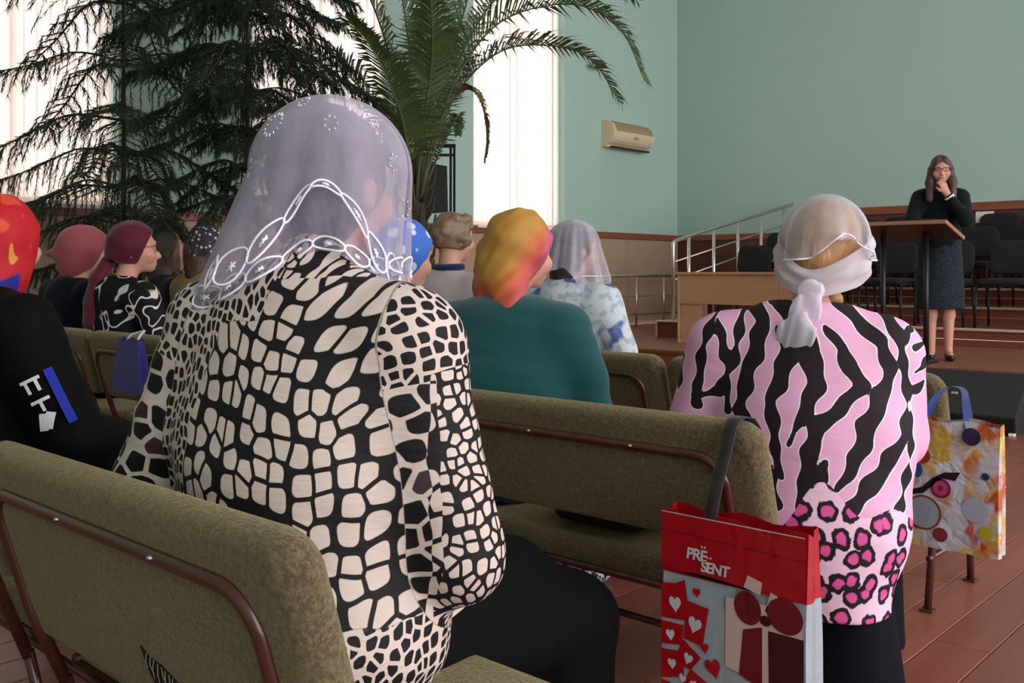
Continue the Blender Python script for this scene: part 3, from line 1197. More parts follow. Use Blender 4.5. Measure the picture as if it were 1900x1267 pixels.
pb = Vector((-6.24, 5.54, 0))
DP = 8.3
pr = empty('date_palm', pb)
set_props(pr, 'large potted date palm with long arching feather fronds', 'palm')
pot = MB().lathe([(0.2, 0), (0.29, 0.5), (0.31, 0.5), (0.31, 0.56), (0.27, 0.56), (0.26, 0.5)], 28).build('pot', M_terra, pr)
MB().lathe([(0.01, 0.515), (0.262, 0.51)], 20).build('soil', M_soil, pot)
mb = MB()
mb.lathe([(0.09, 0.5), (0.13, 0.62), (0.12, 0.9), (0.15, 1.2), (0.12, 1.5), (0.07, 1.8), (0.03, 2.1)], 16)
rs = random.Random(5)
for i in range(40):
    a = i * 2.4
    z = 0.7 + 0.03 * i
    c = Vector((math.cos(a), math.sin(a), 0))
    mb.tube([c * 0.10 + Vector((0, 0, z)), c * 0.16 + Vector((0, 0, z + 0.08)), c * 0.18 + Vector((0, 0, z + 0.2))], 0.022, 5, 0.008)
mb.build('trunk', M_stub, pr)


def pp(px, py, dd=0.0):
    return at(px, py, DP + dd) - pb


# arching paths of the fronds, written as points of the room at the palm's own distance (+ nearer / - further)
B0 = [(770, 372, 0.0), (778, 330, 0.0)]
paths = [
    ([(775, 390, 0), (800, 290, -.05), (845, 150, -.1), (930, 40, -.15), (1060, 8, -.2), (1150, 55, -.25), (1196, 150, -.3)], 0.56, 66, None, .28),
    ([(775, 390, 0), (805, 280, .1), (850, 170, .2), (930, 95, .3), (1020, 85, .35), (1095, 110, .4), (1150, 190, .45)], 0.48, 60, None, .28),
    ([(775, 390, 0), (810, 260, .2), (860, 90, .4), (960, -40, .6), (1080, -60, .8), (1180, 0, 1.0)], 0.55, 60, None, .3),
    ([(775, 390, 0), (800, 270, -.2), (832, 195, -.3), (868, 165, -.35), (893, 190, -.4), (903, 250, -.4), (898, 300, -.4)], 0.11, 46, M_palmdry, .42),
    ([(770, 390, 0), (770, 260, .1), (760, 100, .2), (735, -60, .3), (690, -200, .4)], 0.42, 56, None, .25),
    ([(770, 390, 0), (785, 250, -.1), (805, 90, -.3), (820, -60, -.5), (835, -190, -.7)], 0.40, 56, None, .25),
    ([(770, 390, 0), (755, 260, .2), (715, 130, .2), (640, 20, .2), (540, -50, .1)], 0.42, 60, None, .25),
    ([(770, 390, 0), (745, 290, .1), (690, 190, .2), (610, 110, 0), (510, 75, -.2), (420, 110, -.4)], 0.40, 60, None, .25),
    ([(770, 390, 0), (735, 310, .1), (660, 240, 0), (560, 205, -.2), (450, 225, -.5), (350, 300, -.8)], 0.36, 60, None, .25),
    ([(770, 390, 0), (735, 320, -.2), (660, 270, -.4), (570, 250, -.8), (480, 290, -1.1), (400, 370, -1.3)], 0.34, 56, None, .25),
    ([(772, 390, 0), (795, 280, .4), (835, 150, .7), (900, 20, 1.0), (980, -70, 1.3)], 0.38, 50, None, .25),
    ([(772, 390, 0), (780, 270, -.3), (800, 130, -.5), (800, 20, -.9), (790, -60, -1.3)], 0.34, 50, None, .25),
    ([(770, 390, 0), (760, 300, -.4), (740, 200, -.7), (690, 90, -1.0), (640, 30, -1.3)], 0.36, 50, None, .25),
    ([(772, 390, 0), (800, 320, .2), (830, 250, .3), (850, 215, .4), (850, 250, .5)], 0.16, 30, None, .3),
    ([(772, 390, 0), (790, 240, .3), (815, 110, .5), (830, 60, .7), (812, 90, .9), (790, 160, 1.0)], 0.26, 46, None, .3),
    ([(770, 390, 0), (750, 250, 0), (710, 60, 0), (640, -90, 0), (560, -160, 0)], 0.42, 56, None, .25),
    ([(772, 390, 0), (795, 260, 0), (850, 60, 0), (900, -80, 0), (990, -150, -.1)], 0.42, 56, None, .25),
]
for pth, ll, n, mt, stt in paths:
    frond([pp(*q) for q in pth], pr, rs, ll, int(n * 1.5), mt, stt)

# ------------------------------------------------------------------ black display stand behind the palm
sx = at(790, 505, 9.35)
ds = empty('display_stand', (sx.x, sx.y, 0), YAW)
set_props(ds, 'black metal display stand with a tilted black board behind the palm', 'stand')
for x in (-0.27, 0.24, 0.275):
    MB().tube([(x, 0, 0), (x, 0, 2.34)], 0.012, 8).build('post', M_blackmetal, ds)
MB().bbox((-0.285, -0.02, 2.32), (0.29, 0.02, 2.355)).build('top_bar', M_blackmetal, ds)
MB().bbox((-0.27, -0.012, 2.235), (0.27, 0.012, 2.262)).build('cross_bar', M_blackmetal, ds)
MB().prism([(-0.22, 1.66), (0.215, 1.70), (0.205, 2.14), (-0.22, 2.22)], -0.02, 0.02).build('board', M_black, ds)
for x in (-0.27, 0.26):
    MB().bbox((x - 0.025, -0.22, 0), (x + 0.025, 0.22, 0.03)).build('foot', M_blackmetal, ds)

# ================================================================== PEOPLE
def skin_mat(name, c):
    k = NT(name, 0.55, 0, 0.35)
    n = k.noise(k.obj(), 14, 3)
    cc = lin(c)
    k.color(k.mix(n, tuple(x * f for x, f in zip(cc[:3], (0.86, 0.78, 0.76))) + (1,), cc))
    k.b.inputs['Subsurface Weight'].default_value = 0.08
    k.b.inputs['Subsurface Radius'].default_value = (0.02, 0.008, 0.004)
    return k.m


M_skin = skin_mat('fair_skin', '#c99480')
M_skin2 = skin_mat('warm_skin', '#b97f68')


def hair_mat(name, a, b, stretch=(24, 24, 5), bump=0.5, scale=3.0):
    k = NT(name, 0.5, 0, 0.4)
    v = k.mapping(k.obj(), stretch)
    n = k.noise(v, scale, 4, 0.6, 0.8)
    k.color(k.mix(k.step(n, 0.5, 0.25), lin(a), lin(b)))
    k.bump(n, bump * 0.4, 0.01)
    return k.m


M_hair_grey = hair_mat('grey_brown_hair', '#3a343a', '#6f676f')
M_hair_brown = hair_mat('light_brown_hair', '#5b4636', '#93785f', (30, 30, 14))
M_hair_dark = hair_mat('dark_brown_hair', '#1d1210', '#3b2721')
M_hair_sand = hair_mat('sandy_blonde_hair', '#7c5636', '#b98a58', (50, 50, 12))
M_hair_long = hair_mat('straight_brown_hair', '#35221b', '#574038')


def cloth(name, c, var=0.1, rough=0.85, bump=0.15, bscale=220, sheen=0.2):
    return plain(name, c, rough, 0, 0.12, var, 5, bump, bscale, sheen=sheen)


def rot_head(yaw, pitch, roll):
    return np.array(Matrix.Rotation(yaw, 3, 'Z') @ Matrix.Rotation(pitch, 3, 'X') @ Matrix.Rotation(roll, 3, 'Y'))


class Fig:
    """a figure in its own frame: X to its right, Y forward, Z up from the floor"""
    def __init__(self, label, loc, alpha, s=1.0, zs=0.42, bw=1.0, bd=1.0, lean=0.0, hunch=0.0, head=(0, 0, 0), neck_fwd=0.0,
                 armL=None, armR=None, standing=False, skin=None, h=0.010, name='person', headscale=1.0, hdx=0.0, hdz=0.0, ldz=0.0):
        self.ldz = ldz
        self.s, self.zs, self.bw, self.bd, self.lean, self.hunch = s, zs, bw, bd, lean, hunch
        self.h = h
        self.standing = standing
        self.hs = headscale * s
        self.R = rot_head(*head)
        self.label, self.loc, self.alpha, self.skin = label, loc, alpha, skin or M_skin
        self.neck_fwd = neck_fwd
        self.piv = np.array(self.T(hdx * 0.5, neck_fwd * 0.6, 0.60))
        self.hc = np.array(self.T(hdx, 0.02 + neck_fwd, 0.755 + hdz))      # middle of the skull
        self.armL = armL or [(-0.175, -0.01, 0.505), (-0.25, 0.02, 0.26), (-0.12, 0.24, 0.19)]
        self.armR = armR or [(0.175, -0.01, 0.505), (0.25, 0.02, 0.26), (0.12, 0.24, 0.19)]
        self.obj = None

    def T(self, x, y, z):
        zz = max(z - 0.1, 0)
        yy = y + self.lean * zz + self.hunch * zz * zz
        return (self.s * x, self.s * yy, self.zs + self.s * z)

    def Hd(self, p):
        """head-local point (origin middle of the skull) to figure frame"""
        return self.hc + self.R @ (np.array(p) * self.hs)

    def torso(self, g=0.0, arms=True, sleeve=(1.0, 1.0), r_arm=1.0):
        """trunk and arms, grown by g metres"""
        s, bw, bd = self.s, self.bw, self.bd
        q = S()
        T = self.T
        q.ell(T(0, 0.0, 0.10), (s * 0.185 * bw + g, s * 0.15 * bd + g, s * 0.15 + g))
        q.ell(T(0, 0.015, 0.25), (s * 0.165 * bw + g, s * 0.135 * bd + g, s * 0.17 + g), k=0.08)
        q.ell(T(0, -0.005, 0.41), (s * 0.165 * bw + g, s * 0.115 * bd + g, s * 0.165 + g), k=0.08)
        q.rc(T(-0.135 * bw, -0.015, 0.50), T(0.135 * bw, -0.015, 0.50), s * 0.062 + g, s * 0.062 + g, k=0.08)
        q.rc(T(-0.07 * bw, -0.015, 0.545), T(0.07 * bw, -0.015, 0.545), s * 0.038 + g, s * 0.038 + g, k=0.06)
        q.ell(T(0, -0.05, 0.48), (s * 0.11 * bw + g, s * 0.06 * bd + g, s * 0.10 + g), k=0.06)
        if arms:
            for arm, sl in ((self.armL, sleeve[0]), (self.armR, sleeve[1])):
                self.arm(q, arm, sl, g, r_arm)
        return q

    def arm(self, q, arm, sl, g, ra=1.0):
        s = self.s
        a, b, c = [np.array(self.T(*p)) for p in arm]
        k = 0.045
        if sl > 0:
            t = min(sl * 2, 1.0)
            e = a + (b - a) * t
            q.rc(a, e, s * 0.06 * ra + g, s * (0.06 - 0.014 * t) * ra + g, k=k)
        if sl > 0.5:
            t = (sl - 0.5) * 2
            e = b + (c - b) * t
            q.rc(b, e, s * 0.046 * ra + g, s * (0.046 - 0.016 * t) * ra + g, k=0.03)

    def body(self):
        s, T, hs = self.s, self.T, self.hs
        q = self.torso(-0.02)
        nf = self.neck_fwd
        q.rc(T(0, -0.015, 0.52), self.Hd((0, -0.025, -0.09)), s * 0.056, s * 0.05, k=0.05)
        # head
        q.ell(self.hc, (hs * 0.075, hs * 0.094, hs * 0.098), self.R, k=0.03)
        q.ell(self.Hd((0, 0.035, -0.055)), (hs * 0.058, hs * 0.058, hs * 0.072), self.R, k=0.04)
        q.rc(self.Hd((0, 0.075, -0.105)), self.Hd((0, 0.07, -0.11)), hs * 0.018, k=0.03)          # chin
        q.rc(self.Hd((0, 0.092, -0.02)), self.Hd((0, 0.112, -0.056)), hs * 0.009, hs * 0.0135, k=0.012)   # nose
        for e in (-1, 1):
            q.rc(self.Hd((0.045 * e, 0.075, -0.05)), self.Hd((0.04 * e, 0.07, -0.06)), hs * 0.022, k=0.02)  # cheeks
            q.rc(self.Hd((0.016 * e, 0.092, 0.012)), self.Hd((0.045 * e, 0.08, 0.008)), hs * 0.012, k=0.015)  # brows
            q.ell(self.Hd((0.078 * e, -0.012, -0.03)), (hs * 0.011, hs * 0.02, hs * 0.033), self.R, k=0.008)
        q.rc(self.Hd((-0.016, 0.092, -0.080)), self.Hd((0.016, 0.092, -0.080)), hs * 0.008, k=0.01)   # lips
        q.rc(self.Hd((-0.012, 0.090, -0.092)), self.Hd((0.012, 0.090, -0.092)), hs * 0.008, k=0.008)
        # legs
        for e in (-1, 1):
            if self.standing:
                q.rc(T(0.085 * e, 0, 0.08), T(0.075 * e, 0.01, -0.36), s * 0.085, s * 0.055, k=0.05)
                q.rc(T(0.075 * e, 0.0, -0.36), T(0.072 * e, -0.02, -0.52), s * 0.052, s * 0.05, k=0.03)
                q.rc(T(0.072 * e, -0.02, -0.52), T(0.07 * e, -0.01, -0.82), s * 0.05, s * 0.033, k=0.03)
                q.rc(T(0.07 * e, -0.02, -0.86), T(0.08 * e, 0.14, -0.875), s * 0.032, s * 0.026, k=0.03)
            else:
                q.rc(T(0.09 * e, 0.05, 0.08 + self.ldz), T(0.12 * e, 0.44, 0.06 + self.ldz), s * (0.085 + self.ldz * 0.3), s * 0.06, k=0.05)
                z0 = (0.07 - self.zs) / s
                q.rc(T(0.12 * e, 0.44, 0.05 + self.ldz), T(0.12 * e, 0.41, -0.16), s * 0.055, s * 0.05, k=0.03)
                q.rc(T(0.12 * e, 0.41, -0.16), T(0.12 * e, 0.42, z0), s * 0.05, s * 0.032, k=0.03)
                q.rc(T(0.12 * e, 0.40, z0 - 0.03), T(0.13 * e, 0.57, z0 - 0.035), s * 0.032, s * 0.026, k=0.03)
        V, F = nets(q, *q.bounds(), self.h)
        # hands: a finer mesh rooted in the wrists
        Vs, Fs = [V], [F]
        off = len(V)
        for e, arm in ((-1, self.armL), (1, self.armR)):
            hq = self.hand(arm, e)
            hv, hf = nets(hq, *hq.bounds(), 0.0045)
            Vs.append(hv)
            Fs.append(hf + off)
            off += len(hv)
        me = mesh_np('person', np.concatenate(Vs), np.concatenate(Fs))
        o = link('person', me, self.skin)
        o.location = (self.loc[0], self.loc[1], self.loc[2] if len(self.loc) > 2 else 0)
        o.rotation_euler = (0, 0, self.alpha)
        set_props(o, self.label, 'person')
        self.obj = o
        return o

    def hand(self, arm, e, curl=0.5, up=None):
        s = self.s
        b, c = np.array(self.T(*arm[1])), np.array(self.T(*arm[2]))
        d = (c - b) / np.linalg.norm(c - b)
        hd = getattr(self, 'hand_dir', {}).get(e)
        if hd is not None:
            d2 = np.array(hd, float)
            d2 /= np.linalg.norm(d2)
        else:
            d2 = d + np.array((-0.2 * e, 0.2, -0.35))
            d2 /= np.linalg.norm(d2)
        n = np.array(getattr(self, 'hand_nor', {}).get(e, (0, 0, -1.0)))     # palm side
        n = n - d2 * (n @ d2)
        n /= np.linalg.norm(n)
        sd = np.cross(d2, n)
        # sd should point to the thumb side: inwards
        if sd[0] * e > 0 and hd is None:
            sd = -sd
        cu = getattr(self, 'curl', {}).get(e, curl)
        q = S()
        w = c + d * 0.01
        q.rc(c - d * 0.03, w, s * 0.031, s * 0.027, k=0.01)
        base = []
        for i in range(4):
            off = (-1.5 + i) * 0.018 * s
            kn = w + d2 * 0.085 * s - sd * off * -1
            q.rc(w + sd * off * 0.5, kn, s * 0.016, s * 0.011, k=0.012)
            L = (0.062, 0.078, 0.074, 0.066)[i] * s
            dd = d2
            p = kn
            for j, (f, r1, r2) in enumerate(((0.45, 0.0098, 0.009), (0.32, 0.009, 0.0082), (0.23, 0.0082, 0.007))):
                an = cu * (0.5 + 0.45 * j)
                dd = d2 * math.cos(an * (j + 1) * 0.8) + n * math.sin(an * (j + 1) * 0.8)
                p2 = p + dd * L * f
                q.rc(p, p2, s * r1, s * r2, k=0.004)
                p = p2
        t0 = w + sd * 0.022 * s + d2 * 0.02 * s
        t1 = t0 + (sd * 0.6 + d2 * 0.7 + n * 0.3) / 1.1 * 0.045 * s
        t2 = t1 + (sd * 0.15 + d2 * 0.9 + n * 0.35) / 1.0 * 0.032 * s
        q.rc(w, t0, s * 0.02, s * 0.015, k=0.01)
        q.chain([t0, t1, t2], [s * 0.0145, s * 0.011, s * 0.0085], k=0.005)
        return q

    def part(self, name, f, bounds, mat, h=None, label=None, wobamp=0.0, wobf=20, seed=1, wobfn=None):
        hh = h or self.h
        if wobamp:
            g = f
            f = (lambda P: g(P) - wobamp * wob(P * np.array((1, 1, 0.8), np.float32), wobf, seed)) if wobfn is None else (lambda P: g(P) - wobamp * wobfn(P))
        V, F = nets(f, bounds[0], bounds[1], hh)
        me = mesh_np(name, V, F)
        o = link(name, me, mat, self.obj)
        if label:
            o['label'] = label
        return o, V

    def top(self, mat, hem=0.0, g=0.010, sleeve=(1.0, 1.0), r_arm=1.15, wobamp=0.006, wobf=22, seed=1, name='blouse', h=None, neck=0.085, wobst=(1, 1, 1), flare=0.0, label=None, extra=None, necky=-0.0):
        q = self.torso(g, True, sleeve, r_arm)
        if flare:
            q.ell(self.T(0, 0.01, 0.06), (self.s * 0.2 * self.bw * (1 + flare) + g, self.s * 0.165 * self.bd * (1 + flare) + g, self.s * 0.17), k=0.06)
        if extra:
            extra(q)
        zh = self.T(0, 0, hem)[2]
        nc = np.array(self.T(0, 0.02 + necky, 0.615))
        nr = self.s * neck
        lo, hi = q.bounds()
        lo[2] = min(lo[2], zh)

        def f(P):
            d = q(P)
            if wobamp:
                d = d - wobamp * wob(P * np.array(wobst, np.float32), wobf, seed)
            d = np.maximum(d, zh - P[:, 2])
            return np.maximum(d, nr - np.sqrt(((P - nc) ** 2).sum(1)))
        o, V = self.part(name, f, (lo, hi), mat, h, label)
        return o, V, q

    def skirt(self, mat, hem=-0.2, g=0.02, name='skirt', h=None, r=0.115, label=None, wobamp=0.008, wobf=16, extra=None, dz=0.0):
        s = self.s
        T = lambda x, y, z: self.T(x, y, z + dz)
        q = S()
        if self.standing:
            for i in range(6):
                z = 0.2 - (0.2 - hem) * i / 5
                q.ell(T(0, 0, z), (s * (0.195 + 0.010 * i) * self.bw, s * (0.13 + 0.008 * i), s * 0.13), k=0.08)
        else:
            q.ell(T(0, 0.02, 0.09), (s * 0.2 * self.bw + g, s * 0.16 * self.bd + g, s * 0.13 + g))
            for e in (-1, 1):
                q.rc(T(0.09 * e, 0.06, 0.085), T(0.125 * e, 0.45, 0.06), s * r, s * 0.082, k=0.09)
                q.rc(T(0.125 * e, 0.45, 0.05), T(0.13 * e, 0.43, hem), s * 0.085, s * 0.105, k=0.08)
            q.rc(T(0, 0.3, 0.07), T(0, 0.45, 0.05), s * 0.07, k=0.09)
            q.rc(T(0, 0.43, 0.02), T(0, 0.42, hem), s * 0.08, s * 0.09, k=0.09)
        if extra:
            extra(q)
        zh = T(0, 0, hem)[2]

        def f(P):
            d = q(P)
            d = d - wobamp * wob(P * np.array((1.4, 1.4, 0.35), np.float32), wobf, 4)
            return np.maximum(d, zh - P[:, 2])
        lo, hi = q.bounds()
        return self.part(name, f, (lo, hi), mat, h, label)

    def shoes(self, mat, h=0.009):
        s, T = self.s, self.T
        for e in (-1, 1):
            q = S()
            if self.standing:
                q.rc(T(0.07 * e, -0.03, -0.885), T(0.08 * e, 0.15, -0.885), s * 0.036, s * 0.034, k=0.02)
                z0 = T(0, 0, -0.915)[2]
                z1 = T(0, 0, -0.865)[2]
            else:
                zz = (0.04 - self.zs) / s
                q.rc(T(0.12 * e, 0.38, zz), T(0.13 * e, 0.58, zz - 0.005), s * 0.044, s * 0.038, k=0.02)
                z0 = 0.002
                z1 = 0.085
            self.part('shoe', lambda P: np.maximum(np.maximum(q(P), z0 - P[:, 2]), P[:, 2] - z1), q.bounds(), mat, h)

    # ---- head coverings, all in head-local coordinates
    def headpart(self, name, build, mat, cuts=(), h=None, wobamp=0.0, wobf=40, seed=2, label=None, stretch=(1, 1, 1), holes=()):
        """build(q) adds shapes in head-local metres (unscaled); cuts = [(normal, offset)] keep n.p < offset"""
        hs, R, hc = self.hs, self.R, self.hc
        q = S()
        build(q)
        lo, hi = q.bounds()
        st = np.array(stretch, np.float32)

        def f(P):
            d = q(P)
            if wobamp:
                d = d - wobamp * wob(P * st, wobf, seed)
            for n, o in cuts:
                n = np.array(n, np.float32)
                n = n / np.linalg.norm(n)
                d = np.maximum(d, P @ n - o)
            for c_, r_ in holes:
                a_ = (P - np.array(c_, np.float32)) / np.array(r_, np.float32)
                d = np.maximum(d, (1 - np.sqrt((a_ * a_).sum(1))) * min(r_))
            return d
        V, F = nets(f, lo, hi, (h or self.h) / max(hs, 0.5))
        W = self.hc + (V * hs) @ self.R.T
        me = mesh_np(name, W, F)
        o = link(name, me, mat, self.obj)
        if label:
            o['label'] = label
        return o, V

    def hair_cap(self, mat, cuts=(((0, 1, -0.45), 0.035),), r=(0.085, 0.105, 0.106), extra=None, h=None, wobamp=0.004, wobf=60):
        def b(q):
            q.ell((0, -0.005, 0.004), r)
            if extra:
                extra(q)
        return self.headpart('hair', b, mat, cuts, h, wobamp, wobf)

    def veil(self, name, mat, r=(0.11, 0.13, 0.115), c=(0, 0, 0), th=(-2.2, 2.2), hem=None, flare=None, fold=(0.006, 9, 0.0), n=(96, 16, 26), label=None, yaw=0.0, v0=0.0):
        """draped sheet: v 0..1 over the crown, 1..2 hanging; th 0 = back of the head, + = right side"""
        hs, hc = self.hs, self.hc
        cs = np.array(c)
        ca, sa = math.cos(yaw), math.sin(yaw)

        def pos(t, v):
            a, k, ph = fold
            if v <= 1:
                p = v * PI / 2
                x, y, z = r[0] * math.sin(p) * math.sin(t), -r[1] * math.sin(p) * math.cos(t), r[2] * math.cos(p)
                w_ = a * v * v
            else:
                u = v - 1
                hh = hem(t)
                fl = flare(t) if flare else 0.15
                g = 1 + fl * u
                x, y, z = r[0] * g * math.sin(t), -r[1] * g * math.cos(t), -u * hh
                w_ = a * (1 + 1.6 * u)
            w_ *= math.sin(k * t + ph) + 0.5 * math.sin(2.3 * k * t + 1.0 + ph + v)
            x += w_ * math.sin(t)
            y -= w_ * math.cos(t)
            x, y = ca * x - sa * y, sa * x + ca * y
            return hc + (np.array((x, y, z)) + cs) * hs
        nt, nc, nh = n
        vs_ = [v0 + (1 - v0) * i / nc for i in range(nc + 1)] + [1 + (i + 1) / nh for i in range(nh)]
        V = []
        for v in vs_:
            for i in range(nt + 1):
                V.append(pos(th[0] + (th[1] - th[0]) * i / nt, v))
        F = []
        W = nt + 1
        for j in range(len(vs_) - 1):
            for i in range(nt):
                F.append((j * W + i, j * W + i + 1, (j + 1) * W + i + 1, (j + 1) * W + i))
        me = mesh_np(name, np.array(V), np.array(F))
        o = link(name, me, mat, self.obj)
        if label:
            o['label'] = label
        return o, pos


def glasses(fg, mat, w=0.045, temple=True):
    mb = MB()
    for e in (-1, 1):
        cx = 0.032 * e
        L = [fg.Hd((cx + 0.026 * math.cos(a), 0.106 - 0.004 * abs(math.cos(a)), -0.012 + 0.017 * math.sin(a))) for a in np.linspace(0, 2 * PI, 20)]
        mb.tube(L, 0.0028 * fg.hs, 6)
        if temple:
            mb.tube([fg.Hd((0.058 * e, 0.102, -0.008)), fg.Hd((0.082 * e, 0.06, -0.008)), fg.Hd((0.084 * e, -0.01, -0.012))], 0.0016 * fg.hs, 6)
    mb.tube([fg.Hd((-0.007, 0.107, -0.008)), fg.Hd((0.007, 0.107, -0.008))], 0.0016 * fg.hs, 6)
    return mb.build('glasses', mat, fg.obj)


M_darkskirt = cloth('black_skirt_cloth', '#070608', 0.15, sheen=0.0)
M_navyskirt = cloth('dark_navy_skirt_cloth', '#090a12', 0.15, sheen=0.0)
M_shoe = plain('black_shoe_leather', '#161416', 0.4)

# ------------------------------------------------------------------ materials of the prints
def cobble_mat():
    """cream cobbles on near-black, turning to near-black cobbles on cream where 'inv' is high"""
    k = NT('cobble_print_blouse', 0.7, 0, 0.25)
    sel = k.step(k.attr('sel').outputs['Fac'], 0.004, 0.0008)

    def pick(a, b):
        m_ = k.n('ShaderNodeMix', data_type='VECTOR')
        k.l(sel, m_.inputs[0])
        k.l(k.attr(a).outputs['Vector'], m_.inputs[4])
        k.l(k.attr(b).outputs['Vector'], m_.inputs[5])
        return m_.outputs[1]

    def pickf(a, b):
        m_ = k.n('ShaderNodeMix', data_type='FLOAT')
        k.l(sel, m_.inputs[0])
        k.l(k.attr(a).outputs['Fac'], m_.inputs[2])
        k.l(k.attr(b).outputs['Fac'], m_.inputs[3])
        return m_.outputs[0]
    uv = pick('puv', 'puv2')
    nzv = k.n('ShaderNodeTexNoise')
    k.l(uv, nzv.inputs['Vector'])
    nzv.inputs['Scale'].default_value = 9.0
    nzv.inputs['Detail'].default_value = 1.0
    ad = k.n('ShaderNodeVectorMath', operation='MULTIPLY_ADD')
    k.l(nzv.outputs['Color'], ad.inputs[0])
    ad.inputs[1].default_value = (0.035, 0.035, 0.0)
    k.l(uv, ad.inputs[2])
    uvd = ad.outputs[0]

    def cells(scale, rnd, edge, fillr, sx=1.0):
        v = k.mapping(uvd, (scale * sx, scale, 1))
        a = k.n('ShaderNodeTexVoronoi', voronoi_dimensions='2D', feature='DISTANCE_TO_EDGE')
        k.l(v, a.inputs['Vector'])
        a.inputs['Scale'].default_value = 1
        a.inputs['Randomness'].default_value = rnd
        b = k.n('ShaderNodeTexVoronoi', voronoi_dimensions='2D', feature='F1', distance='MINKOWSKI')
        k.l(v, b.inputs['Vector'])
        b.inputs['Scale'].default_value = 1
        b.inputs['Randomness'].default_value = rnd
        b.inputs['Exponent'].default_value = 3.2
        e1 = k.step(a.outputs['Distance'], edge, 0.012)
        e2 = k.math('SUBTRACT', 1.0, k.step(b.outputs['Distance'], fillr, 0.015))
        return k.math('MULTIPLY', e1, e2), b
    big, vb = cells(23, 0.55, 0.09, 0.44, 1.0)
    small, vb2 = cells(42, 0.75, 0.12, 0.44, 1.2)
    sz = pickf('sml', 'sml2')
    inv = pickf('inv', 'inv2')
    nn = k.noise(uv, 14, 1)
    szs = k.step(k.math('ADD', sz, k.math('MULTIPLY', nn, 0.3)), 0.65, 0.005)
    invs = k.step(k.math('ADD', inv, k.math('MULTIPLY', nn, 0.3)), 0.65, 0.005)
    cell = k.math('ADD', k.math('MULTIPLY', big, k.math('SUBTRACT', 1.0, szs)), k.math('MULTIPLY', small, szs))
    # inverted: 1 - cell
    c2 = k.math('ABSOLUTE', k.math('SUBTRACT', cell, invs))
    dk_ = k.mix(k.step(k.math('MULTIPLY', vb.outputs['Color'], invs), 0.86, 0.01), lin('#130e10'), lin('#3a2b2d'))
    k.color(k.mix(c2, dk_, lin('#c8b4ab')))
    fold = k.noise(k.mapping(k.obj(), (3, 3, 9)), 4, 3)
    k.bump(fold, 0.25, 0.02)
    return k.m


M_cobble = cobble_mat()


def zebra_mat():
    k = NT('pink_zebra_blouse', 0.75, 0, 0.25)
    z = k.attr('zeb').outputs['Fac']
    st_ = k.step(z, 0.0, 0.0006)
    edge = k.step(z, 0.0022, 0.0006)
    base = k.mix(st_, lin('#1c1018'), k.mix(edge, lin('#f0dde6'), lin('#dba0c0')))
    # leopard hem
    v = k.mapping(k.attr('pos').outputs['Vector'], (1, 1, 1))
    vo = k.n('ShaderNodeTexVoronoi', feature='F1', voronoi_dimensions='2D')
    nzv = k.n('ShaderNodeTexNoise')
    k.l(v, nzv.inputs['Vector'])
    nzv.inputs['Scale'].default_value = 40
    ad = k.n('ShaderNodeVectorMath', operation='MULTIPLY_ADD')
    k.l(nzv.outputs['Color'], ad.inputs[0])
    ad.inputs[1].default_value = (0.022, 0.022, 0.0)
    k.l(v, ad.inputs[2])
    k.l(ad.outputs[0], vo.inputs['Vector'])
    vo.inputs['Scale'].default_value = 19
    vo.inputs['Randomness'].default_value = 0.75
    d = vo.outputs['Distance']
    leo = k.mix(k.step(d, 0.47, 0.02), k.mix(k.step(d, 0.26, 0.03), lin('#cf4f8f'), lin('#1a0f16')), lin('#e0b6cd'))
    k.color(k.mix(k.step(k.attr('leo').outputs['Fac'], 0.5, 0.02), base, leo))
    k.bump(k.noise(k.mapping(k.obj(), (4, 4, 9)), 3, 3), 0.2, 0.02)
    return k.m


M_zebra = zebra_mat()


def dots_mat(name, base, dot, scale, rad, rnd=0.35):
    k = NT(name, 0.7, 0, 0.25)
    vo = k.n('ShaderNodeTexVoronoi', feature='F1')
    k.l(k.obj(), vo.inputs['Vector'])
    vo.inputs['Scale'].default_value = scale
    vo.inputs['Randomness'].default_value = rnd
    k.color(k.mix(k.step(vo.outputs['Distance'], rad, 0.02), lin(dot), lin(base)))
    return k.m


def curls_mat():
    k = NT('black_white_scroll_print', 0.75, 0, 0.2)
    n = k.noise(k.obj(), 7.0, 0.5, 0.5, 1.6)
    b = k.math('ABSOLUTE', k.math('SUBTRACT', n, 0.5))
    n2 = k.noise(k.obj(), 3.0, 0)
    band = k.math('MULTIPLY', k.math('SUBTRACT', 1.0, k.step(b, 0.03, 0.006)), k.step(n2, 0.42, 0.02))
    k.color(k.mix(band, lin('#120f14'), lin('#d9ccc8')))
    return k.m


def floral_mat():
    k = NT('pale_blue_floral_print', 0.75, 0, 0.2)
    n = k.noise(k.obj(), 8.0, 2, 0.5)
    n2 = k.noise(k.obj(), 26.0, 2, 0.5)
    c = k.mix(k.step(n2, 0.56, 0.05), lin('#b9bfc4'), lin('#98a3ab'))
    c = k.mix(k.step(n, 0.6, 0.03), c, k.mix(n2, lin('#27305c'), lin('#6d7cb0')))
    k.color(c)
    return k.m


